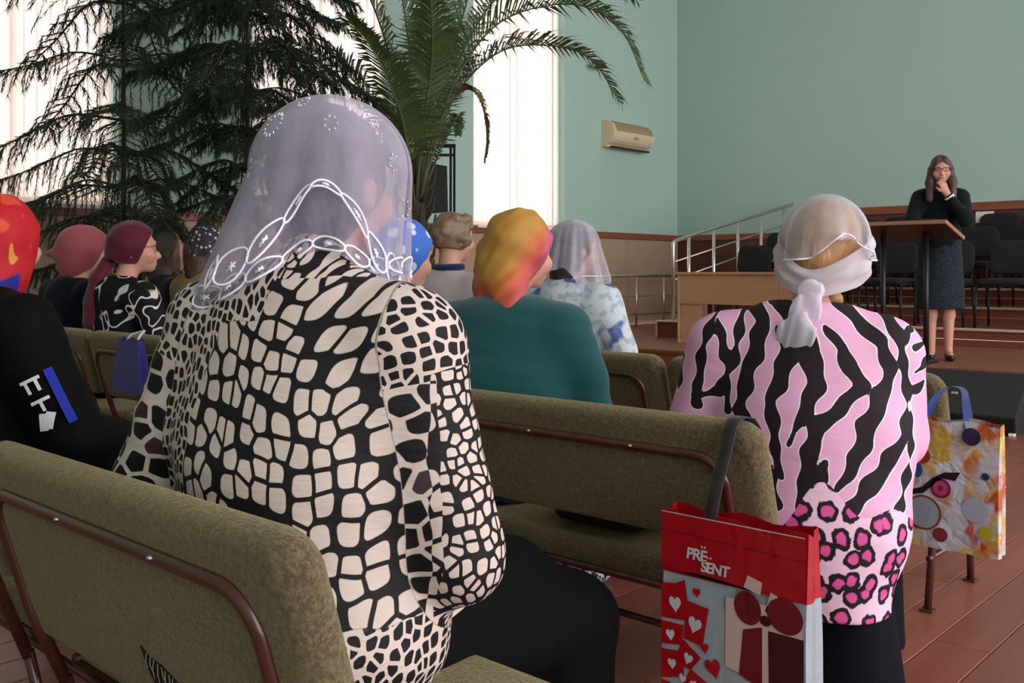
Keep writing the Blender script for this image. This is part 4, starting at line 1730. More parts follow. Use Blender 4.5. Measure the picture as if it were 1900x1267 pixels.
def sunset_scarf():
    k = NT('ochre_to_rose_chiffon', 0.6, 0, 0.3)
    p = k.attr('hp').outputs['Vector']
    sx = k.n('ShaderNodeSeparateXYZ')
    k.l(p, sx.inputs[0])
    n = k.noise(p, 9, 2, 0.5)
    t = k.math('MULTIPLY_ADD', sx.outputs[2], -5.0, k.math('MULTIPLY_ADD', n, 0.9, 0.0))
    t = k.math('MULTIPLY_ADD', sx.outputs[1], 5.0, t)
    a = k.mix(k.step(t, 0.28, 0.2), lin('#c08a3f'), lin('#d2603f'))
    a = k.mix(k.step(t, 0.62, 0.22), a, lin('#c45864'))
    a = k.mix(k.math('MULTIPLY', k.step(sx.outputs[2], -0.03, 0.02), k.step(k.math('MULTIPLY_ADD', sx.outputs[2], -0.7, sx.outputs[1]), 0.02, 0.012)), a, lin('#cf5f88'))
    k.color(a)
    tl_ = k.n('ShaderNodeBsdfTranslucent')
    k.l(a, tl_.inputs[0])
    m_ = k.n('ShaderNodeMixShader')
    m_.inputs[0].default_value = 0.2
    k.l(k.b.outputs[0], m_.inputs[1])
    k.l(tl_.outputs[0], m_.inputs[2])
    k.l(m_.outputs[0], k.out.inputs[0])
    return k.m


def patches_mat(name, base, cols, scale=9):
    k = NT(name, 0.65, 0, 0.3)
    c = lin(base)
    for i, (cc, th) in enumerate(cols):
        n = k.noise(k.mapping(k.obj(), loc=(3.1 * i, 1.7 * i, 0.4)), scale, 1, 0.5, 0.6)
        c = k.mix(k.step(n, th, 0.01), c, lin(cc))
    k.color(c)
    return k.m


# ------------------------------------------------------------------ woman in the cobble print, foreground
A = Fig('woman from behind in a black and cream cobble-print blouse and sheer white lace scarf', (-1.44, 1.0), math.radians(16), s=1.15, zs=0.435, bw=1.1, bd=1.02, lean=0.06, hunch=0.10,
        head=(0.02, 0.0, 0.0), neck_fwd=0.012, h=0.009, hdx=-0.018, ldz=-0.075,
        armL=[(-0.185, -0.01, 0.50), (-0.275, -0.02, 0.25), (-0.16, 0.22, 0.16)],
        armR=[(0.17, 0.0, 0.485), (0.25, 0.05, 0.185), (0.13, 0.30, 0.14)])
A.body()


def skA(q):
    q.ell(A.T(0, -0.01, 0.30), (A.s * 0.2, A.s * 0.14, A.s * 0.2), k=0.08)
    q.rc(A.T(0, -0.03, 0.54), A.T(0, -0.02, 0.605), 0.075, 0.062, k=0.05)


o, V, q = A.top(M_cobble, hem=-0.045, g=0.012, sleeve=(0.95, 0.86), r_arm=1.32, wobamp=0.006, wobf=22, wobst=(0.6, 0.6, 1.3), h=0.0065, neck=0.045, flare=0.06, extra=skA, necky=0.02)
# print coordinates: round the trunk, or along the sleeve
tors = A.torso(0.012, False)
skA(tors)
armq = S()
A.arm(armq, A.armR, 0.86, 0.012, 1.32)
armq2 = S()
A.arm(armq2, A.armL, 0.95, 0.012, 1.32)
dt, da, db = tors(V), armq(V), armq2(V)
th_ = np.arctan2(V[:, 0], -V[:, 1])
zz = V[:, 2]
wz = np.clip((zz - 0.88) * 5, 0, 1)
puv = np.stack([(1 - wz) * th_ * 0.235 + wz * V[:, 0] * 1.05, zz + 0.03 * np.sin(th_ * 2), np.zeros(len(V))], 1)
inv = np.clip((-th_ - 0.42) * 2.2, 0, 1)                    # left side: dark cobbles on cream
sml = np.clip((-th_ - 0.42) * 2.2, 0, 1)
yoke = np.clip((zz - np.where(th_ < 0.1, 1.0, 1.075)) * 14, 0, 1)                      # small dark pebbles at the yoke
inv = np.maximum(inv, yoke * (th_ < 0.25))
sml = np.maximum(sml, yoke)
low = np.clip((0.62 - zz) * 9, 0, 1) * np.clip((th_ - 0.55) * 3, 0, 1)
inv = np.maximum(inv, low)
sml = np.maximum(sml, low)
sml = np.maximum(sml, np.clip((0.50 - zz) * 12, 0, 1))
puv2, inv2, sml2 = puv.copy(), inv.copy(), sml.copy()
for da_, db_, arm in ((da, db, A.armR), (db, da, A.armL)):
    a, b = np.array(A.T(*arm[0])), np.array(A.T(*arm[1]))
    ax_ = (b - a) / np.linalg.norm(b - a)
    e1 = np.cross(ax_, (0, 1, 0))
    e1 /= np.linalg.norm(e1)
    e2 = np.cross(ax_, e1)
    m = (da_ < db_)
    pa = V - a
    al = pa @ ax_
    an = np.arctan2(pa @ e2, pa @ e1)
    # sleeve: big dark squares at the back half, cream pebbles outside
    back = -pa[:, 1] - 0.7 * pa[:, 0] * (1 if arm is A.armR else -1)
    pu = np.stack([an * 0.07 + 3.0, al + 1.0, np.zeros(len(V))], 1)
    puv2 = np.where(m[:, None], pu, puv2)
    iv = np.clip(0.5 + back * 9, 0, 1)
    inv2 = np.where(m, np.maximum(iv, np.clip((0.08 - al) * 20, 0, 1)), inv2)
    sml2 = np.where(m, np.maximum(np.clip(1 - iv * 1.5, 0, 1), np.clip((0.09 - al) * 20, 0, 1)), sml2)
fattr(o.data, 'puv', puv)
fattr(o.data, 'puv2', puv2)
fattr(o.data, 'inv2', inv2)
fattr(o.data, 'sml2', sml2)
fattr(o.data, 'sel', dt - np.minimum(da, db))
fattr(o.data, 'inv', inv)
fattr(o.data, 'sml', sml)
A.skirt(M_darkskirt, hem=-0.14, g=-0.02, r=0.10, h=0.010, dz=-0.06, extra=lambda q: (q.rc(A.T(0.12, 0.12, 0.0), A.T(0.25, 0.50, -0.05), 0.10, 0.085, k=0.05), q.rc(A.T(0.25, 0.50, -0.06), A.T(0.25, 0.48, -0.2), 0.09, 0.1, k=0.05)))
A.shoes(M_shoe)
M_satin = plain('cream_satin', '#d8cabb', 0.35, var=0.06, vscale=14)
# satin tie band at the hip
sb = MB().slab(0.12, 0.085, 0.012, 0.01, 0.005, Matrix.Translation(A.T(0.21, 0.05, 0.10)) @ Matrix.Rotation(math.radians(62), 4, 'Z') @ Matrix.Rotation(-0.45, 4, 'Y')).build('satin_band', M_satin, A.obj)
sb['label'] = 'cream satin band at the hip'


def hairA(q):
    q.ell((0, -0.062, -0.035), (0.068, 0.05, 0.075), k=0.03)
    q.ell((0.0, -0.05, -0.09), (0.055, 0.04, 0.05), k=0.03)


A.hair_cap(M_hair_grey, cuts=(((0, 1, -0.5), 0.045),), r=(0.088, 0.110, 0.110), extra=hairA, h=0.006)
M_lace = plain('white_embroidery_thread', '#e9e2ee', 0.8, var=0.04)
M_veilA = sheer('sheer_lilac_white_veil', '#cbc0d4', 0.27)
M_veilA2 = sheer('sheer_white_veil_second_layer', '#cec4d6', 0.22)


def hemA1(t):      # long layer: low at the left, lifted at the nape
    return 0.178 + 0.05 * math.exp(-((t + 0.45) / 0.4) ** 2) - 0.045 * math.exp(-((t - 0.95) / 0.5) ** 2) + 0.008 * math.cos(5 * t)


def hemA2(t):      # short upper layer with an arched edge
    return 0.20 - 0.165 * math.exp(-((t - 0.85) / 0.55) ** 2)


vl, posA = A.veil('headscarf', M_veilA, r=(0.120, 0.134, 0.124), c=(0, -0.004, 0.004), th=(-2.0, 2.5), hem=hemA1,
                  flare=lambda t: 0.08 + 0.55 * math.exp(-((t + 0.5) / 0.6) ** 2) - 0.22 * math.exp(-((t - 2.5) / 0.8) ** 2), fold=(0.004, 7, 0.3), yaw=-0.25)
vl['label'] = 'sheer white scarf with lace edging'
vl2, posA2 = A.veil('headscarf_layer', M_veilA2, r=(0.123, 0.138, 0.127), c=(0, -0.004, 0.004), th=(-2.0, 2.5), hem=hemA2,
                    flare=lambda t: 0.11 + 0.53 * math.exp(-((t + 0.5) / 0.6) ** 2) - 0.22 * math.exp(-((t - 2.5) / 0.8) ** 2), fold=(0.004, 6, 1.0), yaw=-0.25)


def lace(pos, parent, t0, t1, step, wid, v=1.97):
    """chain of embroidered ovals with a small flower in each, along the edge of a veil"""
    t = t0
    while t < t1:
        mb = MB()
        tc = t + step / 2
        dv = wid
        L = []
        for a in np.linspace(0, 2 * PI, 22):
            L.append(Vector(pos(tc + step * 0.52 * math.cos(a), v - dv + dv * math.sin(a))))
        c = Vector(pos(tc, v - dv))
        nrm = (c - Vector(A.hc)).normalized()
        L = [p + nrm * 0.002 for p in L]
        mb.tube(L, 0.0023, 5)
        for a in (0.3, 1.35, 2.4):
            p0 = Vector(pos(tc + step * 0.13 * math.cos(a), v - dv + dv * 0.3 * math.sin(a))) + nrm * 0.003
            p1 = Vector(pos(tc - step * 0.13 * math.cos(a), v - dv - dv * 0.3 * math.sin(a))) + nrm * 0.003
            mb.tube([p0, p1], 0.0017, 4)
        mb.build('lace_oval', M_lace, parent)
        t += step


lace(posA, vl, -0.9, 2.3, 0.33, 0.075)
lace(posA2, vl2, -0.45, 2.2, 0.30, 0.14)
rs = random.Random(9)
for (t, v, nfl) in ((0.1, 0.66, 14), (0.95, 0.66, 7), (1.6, 0.6, 7), (0.4, 0.4, 9), (1.8, 0.95, 7), (-0.3, 1.0, 8), (2.0, 1.3, 7)):
    mb = MB()
    for i in range(nfl):
        a = 2 * PI * i / nfl
        rad = 0.10 if nfl > 10 else 0.065
        p0 = Vector(posA2(t + rad * 1.1 * math.cos(a), v + rad * 0.9 * math.sin(a)))
        p1 = Vector(posA2(t + rad * 1.45 * math.cos(a), v + rad * 1.2 * math.sin(a)))
        nrm = (p0 - Vector(A.hc)).normalized() * 0.002
        mb.tube([p0 + nrm, p1 + nrm], 0.0013, 4)
    mb.build('embroidered_flower', M_lace, vl2)

# ------------------------------------------------------------------ woman in pink zebra print
B = Fig('woman from behind in a pink and black zebra-print blouse with a knotted white kerchief', (-1.09, 2.25), math.radians(22), s=1.03, zs=0.42, bw=1.17, bd=1.1, lean=0.06, hunch=0.10,
        head=(-0.2, 0.05, 0.16), neck_fwd=0.01, h=0.009, hdx=0.04, hdz=-0.005,
        armL=[(-0.2, -0.01, 0.49), (-0.285, 0.02, 0.25), (-0.14, 0.25, 0.18)], armR=[(0.18, 0.0, 0.48), (0.205, 0.12, 0.28), (0.1, 0.30, 0.2)])
B.body()


def skB(q):
    q.ell(B.T(0.02, -0.02, 0.28), (B.s * 0.225, B.s * 0.15, B.s * 0.2), k=0.08)
    q.rc(B.T(0.05, -0.03, 0.08), B.T(0.07, -0.04, -0.12), B.s * 0.14, B.s * 0.125, k=0.1)


o, V, q = B.top(M_zebra, hem=-0.10, g=0.011, sleeve=(0.62, 0.62), r_arm=1.3, wobamp=0.004, wobf=16, h=0.0065, neck=0.08, extra=skB)


def zc(pts):
    """print drawing units to metres on the cloth"""
    return [((x / 2.011 + 1220 - 1494) * 0.00124, 1.12 - (y / 2.011 + 330 - 505) * 0.00124) for x, y in pts]


ZS_ = [
    ([(385, 430), (450, 462), (520, 560), (580, 650), (603, 770), (575, 860), (530, 950), (505, 1000)], (18, 30, 34, 44, 36, 30, 14, 3)),
    ([(240, 462), (330, 478), (392, 540), (380, 640), (340, 760), (318, 880), (360, 960), (425, 1100), (470, 1220)], (6, 24, 32, 34, 32, 28, 26, 26, 20)),
    ([(455, 565), (500, 650), (480, 740), (440, 840), (450, 950), (470, 1080), (480, 1125)], (4, 40, 34, 26, 24, 16, 2)),
    ([(630, 555), (700, 640), (722, 720), (770, 772), (700, 850), (605, 930), (590, 1010), (575, 1100), (560, 1230)], (8, 24, 30, 26, 26, 34, 32, 32, 24)),
    ([(660, 455), (760, 540), (838, 620), (866, 720), (820, 850), (785, 920), (762, 1010), (712, 1110), (668, 1172)], (14, 26, 26, 24, 34, 36, 32, 20, 3)),
    ([(760, 435), (850, 510), (895, 600), (918, 720), (926, 850), (918, 960), (860, 1050), (790, 1150), (720, 1225)], (10, 24, 22, 16, 12, 18, 30, 34, 26)),
    ([(870, 445), (920, 500), (946, 575)], (6, 18, 6)),
    ([(200, 515), (160, 650), (140, 780), (128, 880)], (16, 20, 20, 24)),
    ([(200, 520), (240, 610), (250, 690), (272, 715), (235, 800), (225, 835), (120, 855)], (14, 18, 22, 22, 12, 22, 16)),
    ([(312, 490), (300, 590), (290, 700), (262, 760), (262, 900)], (14, 18, 20, 14, 12)),
    ([(600, 1095), (640, 1060), (612, 1180)], (8, 22, 8)),
    ([(930, 560), (912, 700), (938, 860), (935, 1050), (900, 1230)], (6, 6, 8, 10, 16)),
    ([(955, 640), (1000, 622)], (14, 14)), ([(955, 735), (985, 720), (1002, 690)], (14, 10, 12)), ([(960, 800), (990, 770)], (16, 10)),
    ([(330, 900), (300, 1000), (330, 1150), (370, 1240)], (20, 22, 18, 14)),
    ([(60, 700), (40, 850)], (10, 10)),
]
X2, Z2 = V[:, 0], V[:, 2]
fld = np.full(len(V), 1.0)
wig = 0.0035 * np.sin(Z2 * 95) + 0.003 * np.sin(X2 * 70 + Z2 * 60)
for pts, ws in ZS_:
    P2 = zc(pts)
    for i in range(len(P2) - 1):
        (ax0, az0), (bx0, bz0) = P2[i], P2[i + 1]
        dx, dz = bx0 - ax0, bz0 - az0
        t = np.clip(((X2 - ax0) * dx + (Z2 - az0) * dz) / (dx * dx + dz * dz), 0, 1)
        dd = np.hypot(X2 - ax0 - t * dx, Z2 - az0 - t * dz) - (ws[i] + (ws[i + 1] - ws[i]) * t) * 0.00124 / 2.011 * 0.98
        fld = np.minimum(fld, dd + wig)
fattr(o.data, 'zeb', fld)
fattr(o.data, 'pos', np.stack([X2 + 0.6 * V[:, 1], Z2, np.zeros(len(V))], 1))
lz = 0.565 + 0.05 * np.sin(X2 * 14 + 0.6) + 0.03 * np.sin(X2 * 37)
fattr(o.data, 'leo', np.clip(0.5 + (lz - Z2) * 25, 0, 1))
B.skirt(M_navyskirt, hem=-0.34, r=0.10, h=0.011, g=-0.02)
bs = S()
bs.rc(B.T(0.08, 0.03, -0.06), B.T(0.1, 0.04, -0.38), 0.11, 0.14, k=0.05)
zb_ = 0.03
B.part('skirt_fall', lambda P: np.maximum(bs(P) - 0.007 * wob(P * np.array((1.6, 1.6, 0.2), np.float32), 22, 3), zb_ - P[:, 2]), bs.bounds(), M_navyskirt, 0.011)
B.shoes(M_shoe)


def hairB(q):
    q.ell((0.0, -0.075, -0.04), (0.06, 0.05, 0.055), k=0.03)
    q.rc((-0.04, -0.06, -0.11), (0.055, -0.06, -0.125), 0.018, k=0.02)


B.hair_cap(M_hair_sand, cuts=(((0, 1, -0.5), 0.045),), r=(0.086, 0.108, 0.108), extra=hairB, h=0.006, wobamp=0.006)
M_kerB = sheer('sheer_white_kerchief', '#e3dae4', 0.30)
M_kerB2 = sheer('white_kerchief_band', '#e6dde6', 0.68)


def hemB(t):
    return 0.045 - 0.062 * math.exp(-((t - 0.5) / 0.5) ** 2)


kv, posB = B.veil('kerchief', M_kerB, r=(0.110, 0.134, 0.120), c=(0, -0.004, 0.004), th=(-2.0, 2.0), hem=hemB, flare=lambda t: 0.02, fold=(0.0045, 7, 0.2), n=(96, 18, 12))
kv['label'] = 'sheer white kerchief knotted at the nape'
edge = [Vector(posB(t, 2.0)) for t in np.linspace(-2.0, 2.0, 60)]
MB().tube(edge, 0.0022, 5).build('kerchief_hem', M_lace, kv)
# folded band running round the head to the knot at the nape
V2 = []
F2 = []
nb = 60
for i in range(nb + 1):
    t = -2.3 + 4.6 * i / nb
    g = math.exp(-(t / 1.0) ** 2)
    for j in range(15):
        u = j / 14
        zz_ = (-0.055 - 0.055 * g) + (0.065 + 0.05 * (1 - g)) * (u - 0.2)
        bul = 0.006 * math.sin(PI * u) + 0.004 * math.sin(11 * u + 3 * t) + 0.002 * math.sin(17 * u - 4 * t)
        rr = 0.109 + bul
        V2.append(B.hc + B.R @ (np.array((rr * math.sin(t), -(rr + 0.018) * math.cos(t) - 0.004, zz_)) * B.hs))
for i in range(nb):
    for j in range(14):
        F2.append((i * 15 + j, (i + 1) * 15 + j, (i + 1) * 15 + j + 1, i * 15 + j + 1))
link('kerchief_band', mesh_np('kerchief_band', np.array(V2), np.array(F2)), M_kerB2, B.obj)
M_knot = sheer('white_kerchief_knot', '#e8e0ea', 0.6)


def knotB(q):
    q.ell((0.022, -0.148, -0.105), (0.03, 0.026, 0.022))
    q.ell((0.024, -0.188, -0.15), (0.036, 0.022, 0.05), k=0.03)
    q.ell((0.022, -0.220, -0.21), (0.045, 0.022, 0.056), k=0.03)


B.headpart('kerchief_knot', knotB, M_knot, h=0.0035, wobamp=0.007, wobf=75, stretch=(1.3, 1.3, 0.3))

# ------------------------------------------------------------------ woman in the teal sweater
M_teal = cloth('teal_knit_sweater', '#1d4a4c', 0.12, 0.9, 0.2, 300)
C = Fig('woman from behind in a dark teal sweater with an orange and rose chiffon scarf', (-2.13, 2.25), math.radians(16), s=1.02, zs=0.43, bw=1.28, bd=1.2, lean=0.10, hunch=0.14,
        head=(-0.5, 0.0, 0.05), neck_fwd=0.0, h=0.011,
        armL=[(-0.2, -0.01, 0.48), (-0.28, 0.0, 0.24), (-0.13, 0.24, 0.18)], armR=[(0.2, 0.0, 0.48), (0.29, 0.06, 0.21), (0.14, 0.28, 0.17)])
C.body()


def skC(q):
    q.ell(C.T(0, -0.03, 0.28), (C.s * 0.225, C.s * 0.16, C.s * 0.18), k=0.08)


C.top(M_teal, hem=-0.03, g=0.012, sleeve=(1.0, 1.0), r_arm=1.3, h=0.008, neck=0.075, name='sweater', extra=skC, wobamp=0.008, wobf=22, wobst=(0.45, 0.45, 1.6))
M_cpat = patches_mat('dark_grey_patterned_skirt', '#1a1a20', (('#9a9aa6', 0.6),), 30)
C.skirt(M_cpat, hem=-0.14, h=0.012)
C.shoes(patches_mat('black_white_patterned_shoes', '#1a1a1c', (('#d4d0d0', 0.52),), 40))
C.hair_cap(M_hair_grey, cuts=(((0, 1, -0.5), 0.05),), h=0.01)


def kerC(q):
    q.ell((0, -0.008, 0.008), (0.106, 0.124, 0.122))
    q.ell((-0.02, -0.075, -0.075), (0.088, 0.055, 0.09), k=0.05)
    q.rc((-0.03, -0.10, -0.08), (-0.015, -0.115, -0.18), 0.05, 0.04, k=0.05)
    q.rc((0.03, -0.07, -0.09), (0.12, -0.12, -0.20), 0.062, 0.05, k=0.05)
    q.rc((-0.085, -0.05, -0.01), (-0.10, -0.07, -0.08), 0.04, 0.03, k=0.04)
    q.rc((0.085, 0.02, 0.0), (0.075, -0.05, -0.075), 0.022, 0.02, k=0.02)


o, V = C.headpart('headscarf', kerC, sunset_scarf(), cuts=(((0, 1, -0.62), 0.058), ((0.75, 0.75, -0.5), 0.105)), h=0.006, wobamp=0.008, wobf=42, label='ochre and rose chiffon headscarf')
fattr(o.data, 'hp', V)

# ------------------------------------------------------------------ woman in the floral blouse with a white veil
D = Fig('dark-haired woman in a pale blue floral blouse under a sheer white veil', (-2.93, 3.55), math.radians(8), s=1.04, zs=0.46, bw=1.02, lean=0.05, hunch=0.05, head=(-0.3, -0.05, 0), h=0.012,
        armR=[(0.175, 0.0, 0.50), (0.27, 0.06, 0.24), (0.2, 0.3, 0.22)])
D.body()
D.top(floral_mat(), hem=-0.03, sleeve=(0.45, 0.42), r_arm=1.35, h=0.010)
D.skirt(M_darkskirt, h=0.014)
D.shoes(M_shoe)


def hairD(q):
    q.rc((0, -0.05, -0.02), (0, -0.06, -0.16), 0.075, 0.06, k=0.04)


D.hair_cap(M_hair_dark, cuts=(((0, 1, -0.35), 0.05),), extra=hairD, h=0.010)
M_veilD = sheer('sheer_white_veil', '#d6cfdd', 0.42)
D.veil('veil', M_veilD, r=(0.116, 0.138, 0.124), th=(-1.9, 2.1), hem=lambda t: 0.10 + 0.16 * math.exp(-((t - 1.5) / 0.6) ** 2) + 0.02 * math.cos(4 * t), flare=lambda t: 0.12 + 0.5 * math.exp(-((t - 1.5) / 0.7) ** 2), fold=(0.006, 9, 0.5), yaw=-0.3, label='sheer white veil')

# ------------------------------------------------------------------ woman with the blue polka-dot scarf
M_lav = cloth('pale_lavender_shirt', '#cdc3cf', 0.05)
E = Fig('woman with a blue polka-dot headscarf in a pale lavender shirt', (-2.68, 2.24), math.radians(14), s=1.0, zs=0.44, bw=1.1, lean=0.06, hunch=0.12, head=(-0.45, -0.12, 0), h=0.012)
E.body()
E.top(M_lav, hem=-0.03, r_arm=1.3, h=0.010, name='shirt')
E.skirt(M_darkskirt, h=0.014)
E.shoes(M_shoe)


def kerE(q):
    q.ell((0, -0.006, 0.008), (0.106, 0.12, 0.115))
    q.ell((0, -0.08, -0.08), (0.06, 0.045, 0.07), k=0.04)
    q.rc((0, -0.1, -0.1), (-0.02, -0.13, -0.20), 0.04, 0.05, k=0.03)


E.headpart('headscarf', kerE, dots_mat('blue_polka_dot_cloth', '#3f6cc0', '#c9cfe6', 17, 0.36, 0.45), cuts=(((0, 1, -0.55), 0.055),), h=0.008, wobamp=0.004, label='blue headscarf with white dots')

# ------------------------------------------------------------------ woman with short curly hair
M_taupe = cloth('taupe_jacket', '#a79a9c', 0.06)
Fg = Fig('woman with short light brown curly hair in a taupe jacket', (-3.72, 3.55), math.radians(10), s=1.08, zs=0.48, bw=1.05, head=(-0.2, 0.05, 0), h=0.014, hdz=0.02)
Fg.body()
Fg.top(M_taupe, r_arm=1.25, h=0.012, name='jacket')
Fg.skirt(M_darkskirt, h=0.016)
Fg.shoes(M_shoe)


def hairF(q):
    rr = random.Random(4)
    for i in range(26):
        a = rr.uniform(-2.6, 2.6)
        zz_ = rr.uniform(-0.05, 0.10)
        r_ = math.sqrt(max(0.1, 1 - (zz_ / 0.12) ** 2))
        q.ell((0.085 * r_ * math.sin(a), -0.10 * r_ * math.cos(a), zz_), (0.026, 0.026, 0.022), k=0.012)


Fg.hair_cap(M_hair_brown, cuts=(((0, 1, -0.45), 0.05), ((0, -0.2, -1), 0.075)), extra=hairF, r=(0.09, 0.108, 0.112), h=0.008, wobamp=0.005)
MB().tube([Fg.Hd((0.088 * math.sin(t), -0.088 * math.cos(t), -0.155)) for t in np.linspace(-1.4, 1.4, 14)], 0.018, 8).build('collar', cloth('navy_collar', '#232b56'), Fg.obj)

# ------------------------------------------------------------------ left block: burgundy scarf, profile with glasses
G = Fig('woman in profile with glasses, burgundy headscarf and black-white scroll-print top', (-5.2, 2.44), math.radians(4), s=1.08, zs=0.45, bw=1.05, lean=0.05, hunch=0.10, head=(-0.55, 0.05, 0), h=0.011, headscale=1.06,
        armR=[(0.18, 0.0, 0.49), (0.27, 0.08, 0.26), (0.1, 0.28, 0.2)])
G.body()
G.top(curls_mat(), sleeve=(0.6, 0.6), r_arm=1.3, h=0.010, hem=-0.03)
G.skirt(M_darkskirt, h=0.016)
G.shoes(M_shoe)
M_burg = cloth('burgundy_scarf_cloth', '#571827', 0.15, 0.6)


def kerG(q):
    q.ell((0, -0.012, 0.01), (0.105, 0.12, 0.113))
    q.ell((0, -0.09, -0.06), (0.06, 0.045, 0.06), k=0.04)


G.headpart('headscarf', kerG, M_burg, cuts=(((0, 1, -0.5), 0.05), ((0, -0.35, -1), 0.095)), h=0.008, wobamp=0.005)
tl0 = G.hc + G.R @ (np.array((0.0, -0.12, -0.07)) * G.hs)
q = S()
q.chain([tl0, tl0 + (-0.01, -0.05, -0.10), tl0 + (-0.012, -0.075, -0.22), tl0 + (0.0, -0.085, -0.33)], [0.034, 0.045, 0.058, 0.062], k=0.02)
G.part('scarf_tail', lambda P: q(P) - 0.008 * wob(P * np.array((2.0, 2.0, 0.1), np.float32), 30, 2), q.bounds(), M_burg, 0.008, label='long burgundy scarf end hanging down the back')
glasses(G, plain('thin_dark_glasses_frame', '#2a2224', 0.3))

# ------------------------------------------------------------------ left block: salmon red scarf, navy top
M_navytop = cloth('navy_top', '#0e101b', 0.1, sheen=0.05)
H_ = Fig('woman from behind with a sheer dusty red headscarf and navy top', (-5.8, 2.44), math.radians(8), s=1.08, zs=0.44, bw=1.12, lean=0.04, hunch=0.10, head=(-0.3, 0.0, 0.0), h=0.012, headscale=1.1)
H_.body()
H_.top(M_navytop, r_arm=1.3, h=0.011, neck=0.09)
H_.skirt(M_darkskirt, h=0.016)
H_.shoes(M_shoe)
H_.hair_cap(M_hair_dark, h=0.012)


def kerH(q):
    q.ell((0, -0.012, 0.006), (0.108, 0.135, 0.118))
    q.ell((0, -0.07, -0.07), (0.085, 0.06, 0.08), k=0.05)
    q.rc((-0.06, -0.12, -0.02), (-0.14, -0.15, -0.02), 0.03, 0.012, k=0.03)


M_dusty = cloth('dusty_red_chiffon', '#9c4c53', 0.25, 0.55)
H_.headpart('headscarf', kerH, M_dusty, cuts=(((0, 1, -0.5), 0.06),), h=0.008, wobamp=0.004)

# ------------------------------------------------------------------ left edge: red scarf, black sports jacket
M_jacket = cloth('black_sports_jacket', '#060607', 0.15, 0.8, sheen=0.0)
I_ = Fig('woman at the left edge with a red patterned headscarf and black jacket', (-3.0, 0.97), math.radians(4), s=1.05, zs=0.43, bw=1.2, bd=1.1, lean=0.10, hunch=0.12, head=(0.5, 0.1, 0), h=0.011, hdx=-0.1,
         armR=[(0.2, 0.0, 0.49), (0.30, 0.12, 0.24), (0.16, 0.36, 0.16)])
I_.body()


def skI(q):
    q.rc(I_.T(0.05, 0.1, 0.12), I_.T(0.22, 0.38, 0.06), 0.15, 0.11, k=0.1)


o, V, q = I_.top(M_jacket, r_arm=1.5, h=0.009, neck=0.08, name='jacket', g=0.016, extra=skI, wobamp=0.010, wobf=20, wobst=(0.6, 0.6, 1.3))
I_.skirt(M_darkskirt, h=0.014)
I_.shoes(M_shoe)
M_redscarf = patches_mat('red_patterned_scarf', '#b3151f', (('#c98a35', 0.64), ('#d2452c', 0.61), ('#26257a', 0.67)), 8)


def kerI(q):
    q.ell((0, -0.012, 0.01), (0.102, 0.125, 0.118))
    q.ell((0.0, -0.03, -0.09), (0.092, 0.09, 0.10), k=0.05)
    q.rc((0, -0.08, -0.1), (0, -0.11, -0.17), 0.06, 0.05, k=0.05)


I_.headpart('headscarf', kerI, M_redscarf, cuts=(((0, 1, -0.3), 0.062),), h=0.007, wobamp=0.005)
I_.hair_cap(M_hair_dark, h=0.012)
M_blue = cloth('royal_blue_stripe', '#1f2f9e', 0.08, 0.6)
M_print = plain('white_sleeve_print', '#d9d4dc', 0.6, var=0.05)


def on_surface(P, qf, n_iter=6):
    """move points onto an implicit surface"""
    P = np.array(P, np.float32)
    for _ in range(n_iter):
        d = qf(P)
        e = 0.002
        gr_ = np.stack([(qf(P + np.eye(3, dtype=np.float32)[i] * e) - d) / e for i in range(3)], 1)
        gr_ /= np.linalg.norm(gr_, axis=1, keepdims=True) + 1e-6
        P = P - gr_ * d[:, None]
    return P, gr_


qI = q


def decal_on(qf, o3, eu, ev, strokes, mat, parent, name, lift=0.009, wid=0.008):
    """flat print strokes on a cloth surface: strokes are polylines in (u,v) metres"""
    for st_ in strokes:
        L = []
        for i in range(len(st_) - 1):
            for t in np.linspace(0, 1, 8, endpoint=(i == len(st_) - 2)):
                u = st_[i][0] * (1 - t) + st_[i + 1][0] * t
                v = st_[i][1] * (1 - t) + st_[i + 1][1] * t
                L.append(np.array(o3) + np.array(eu) * u + np.array(ev) * v)
        P, N = on_surface(L, qf)
        V, F = [], []
        for i in range(len(P)):
            tg = P[min(i + 1, len(P) - 1)] - P[max(i - 1, 0)]
            sd = np.cross(N[i], tg)
            sd /= np.linalg.norm(sd) + 1e-6
            c = P[i] + N[i] * lift
            V += [c - sd * wid, c + sd * wid]
            if i:
                F.append((2 * i - 2, 2 * i - 1, 2 * i + 1, 2 * i))
        link(name, mesh_np(name, np.array(V), F), mat, parent)


el = np.array(I_.T(*I_.armR[1]))
sh = np.array(I_.T(*I_.armR[0]))
ax_ = (el - sh) / np.linalg.norm(el - sh)
ou = np.array((0.8, -0.6, 0.1))
ou = ou - ax_ * (ou @ ax_)
ou /= np.linalg.norm(ou)
sd_ = np.cross(ax_, ou)
base = sh + ax_ * 0.12 + ou * 0.08
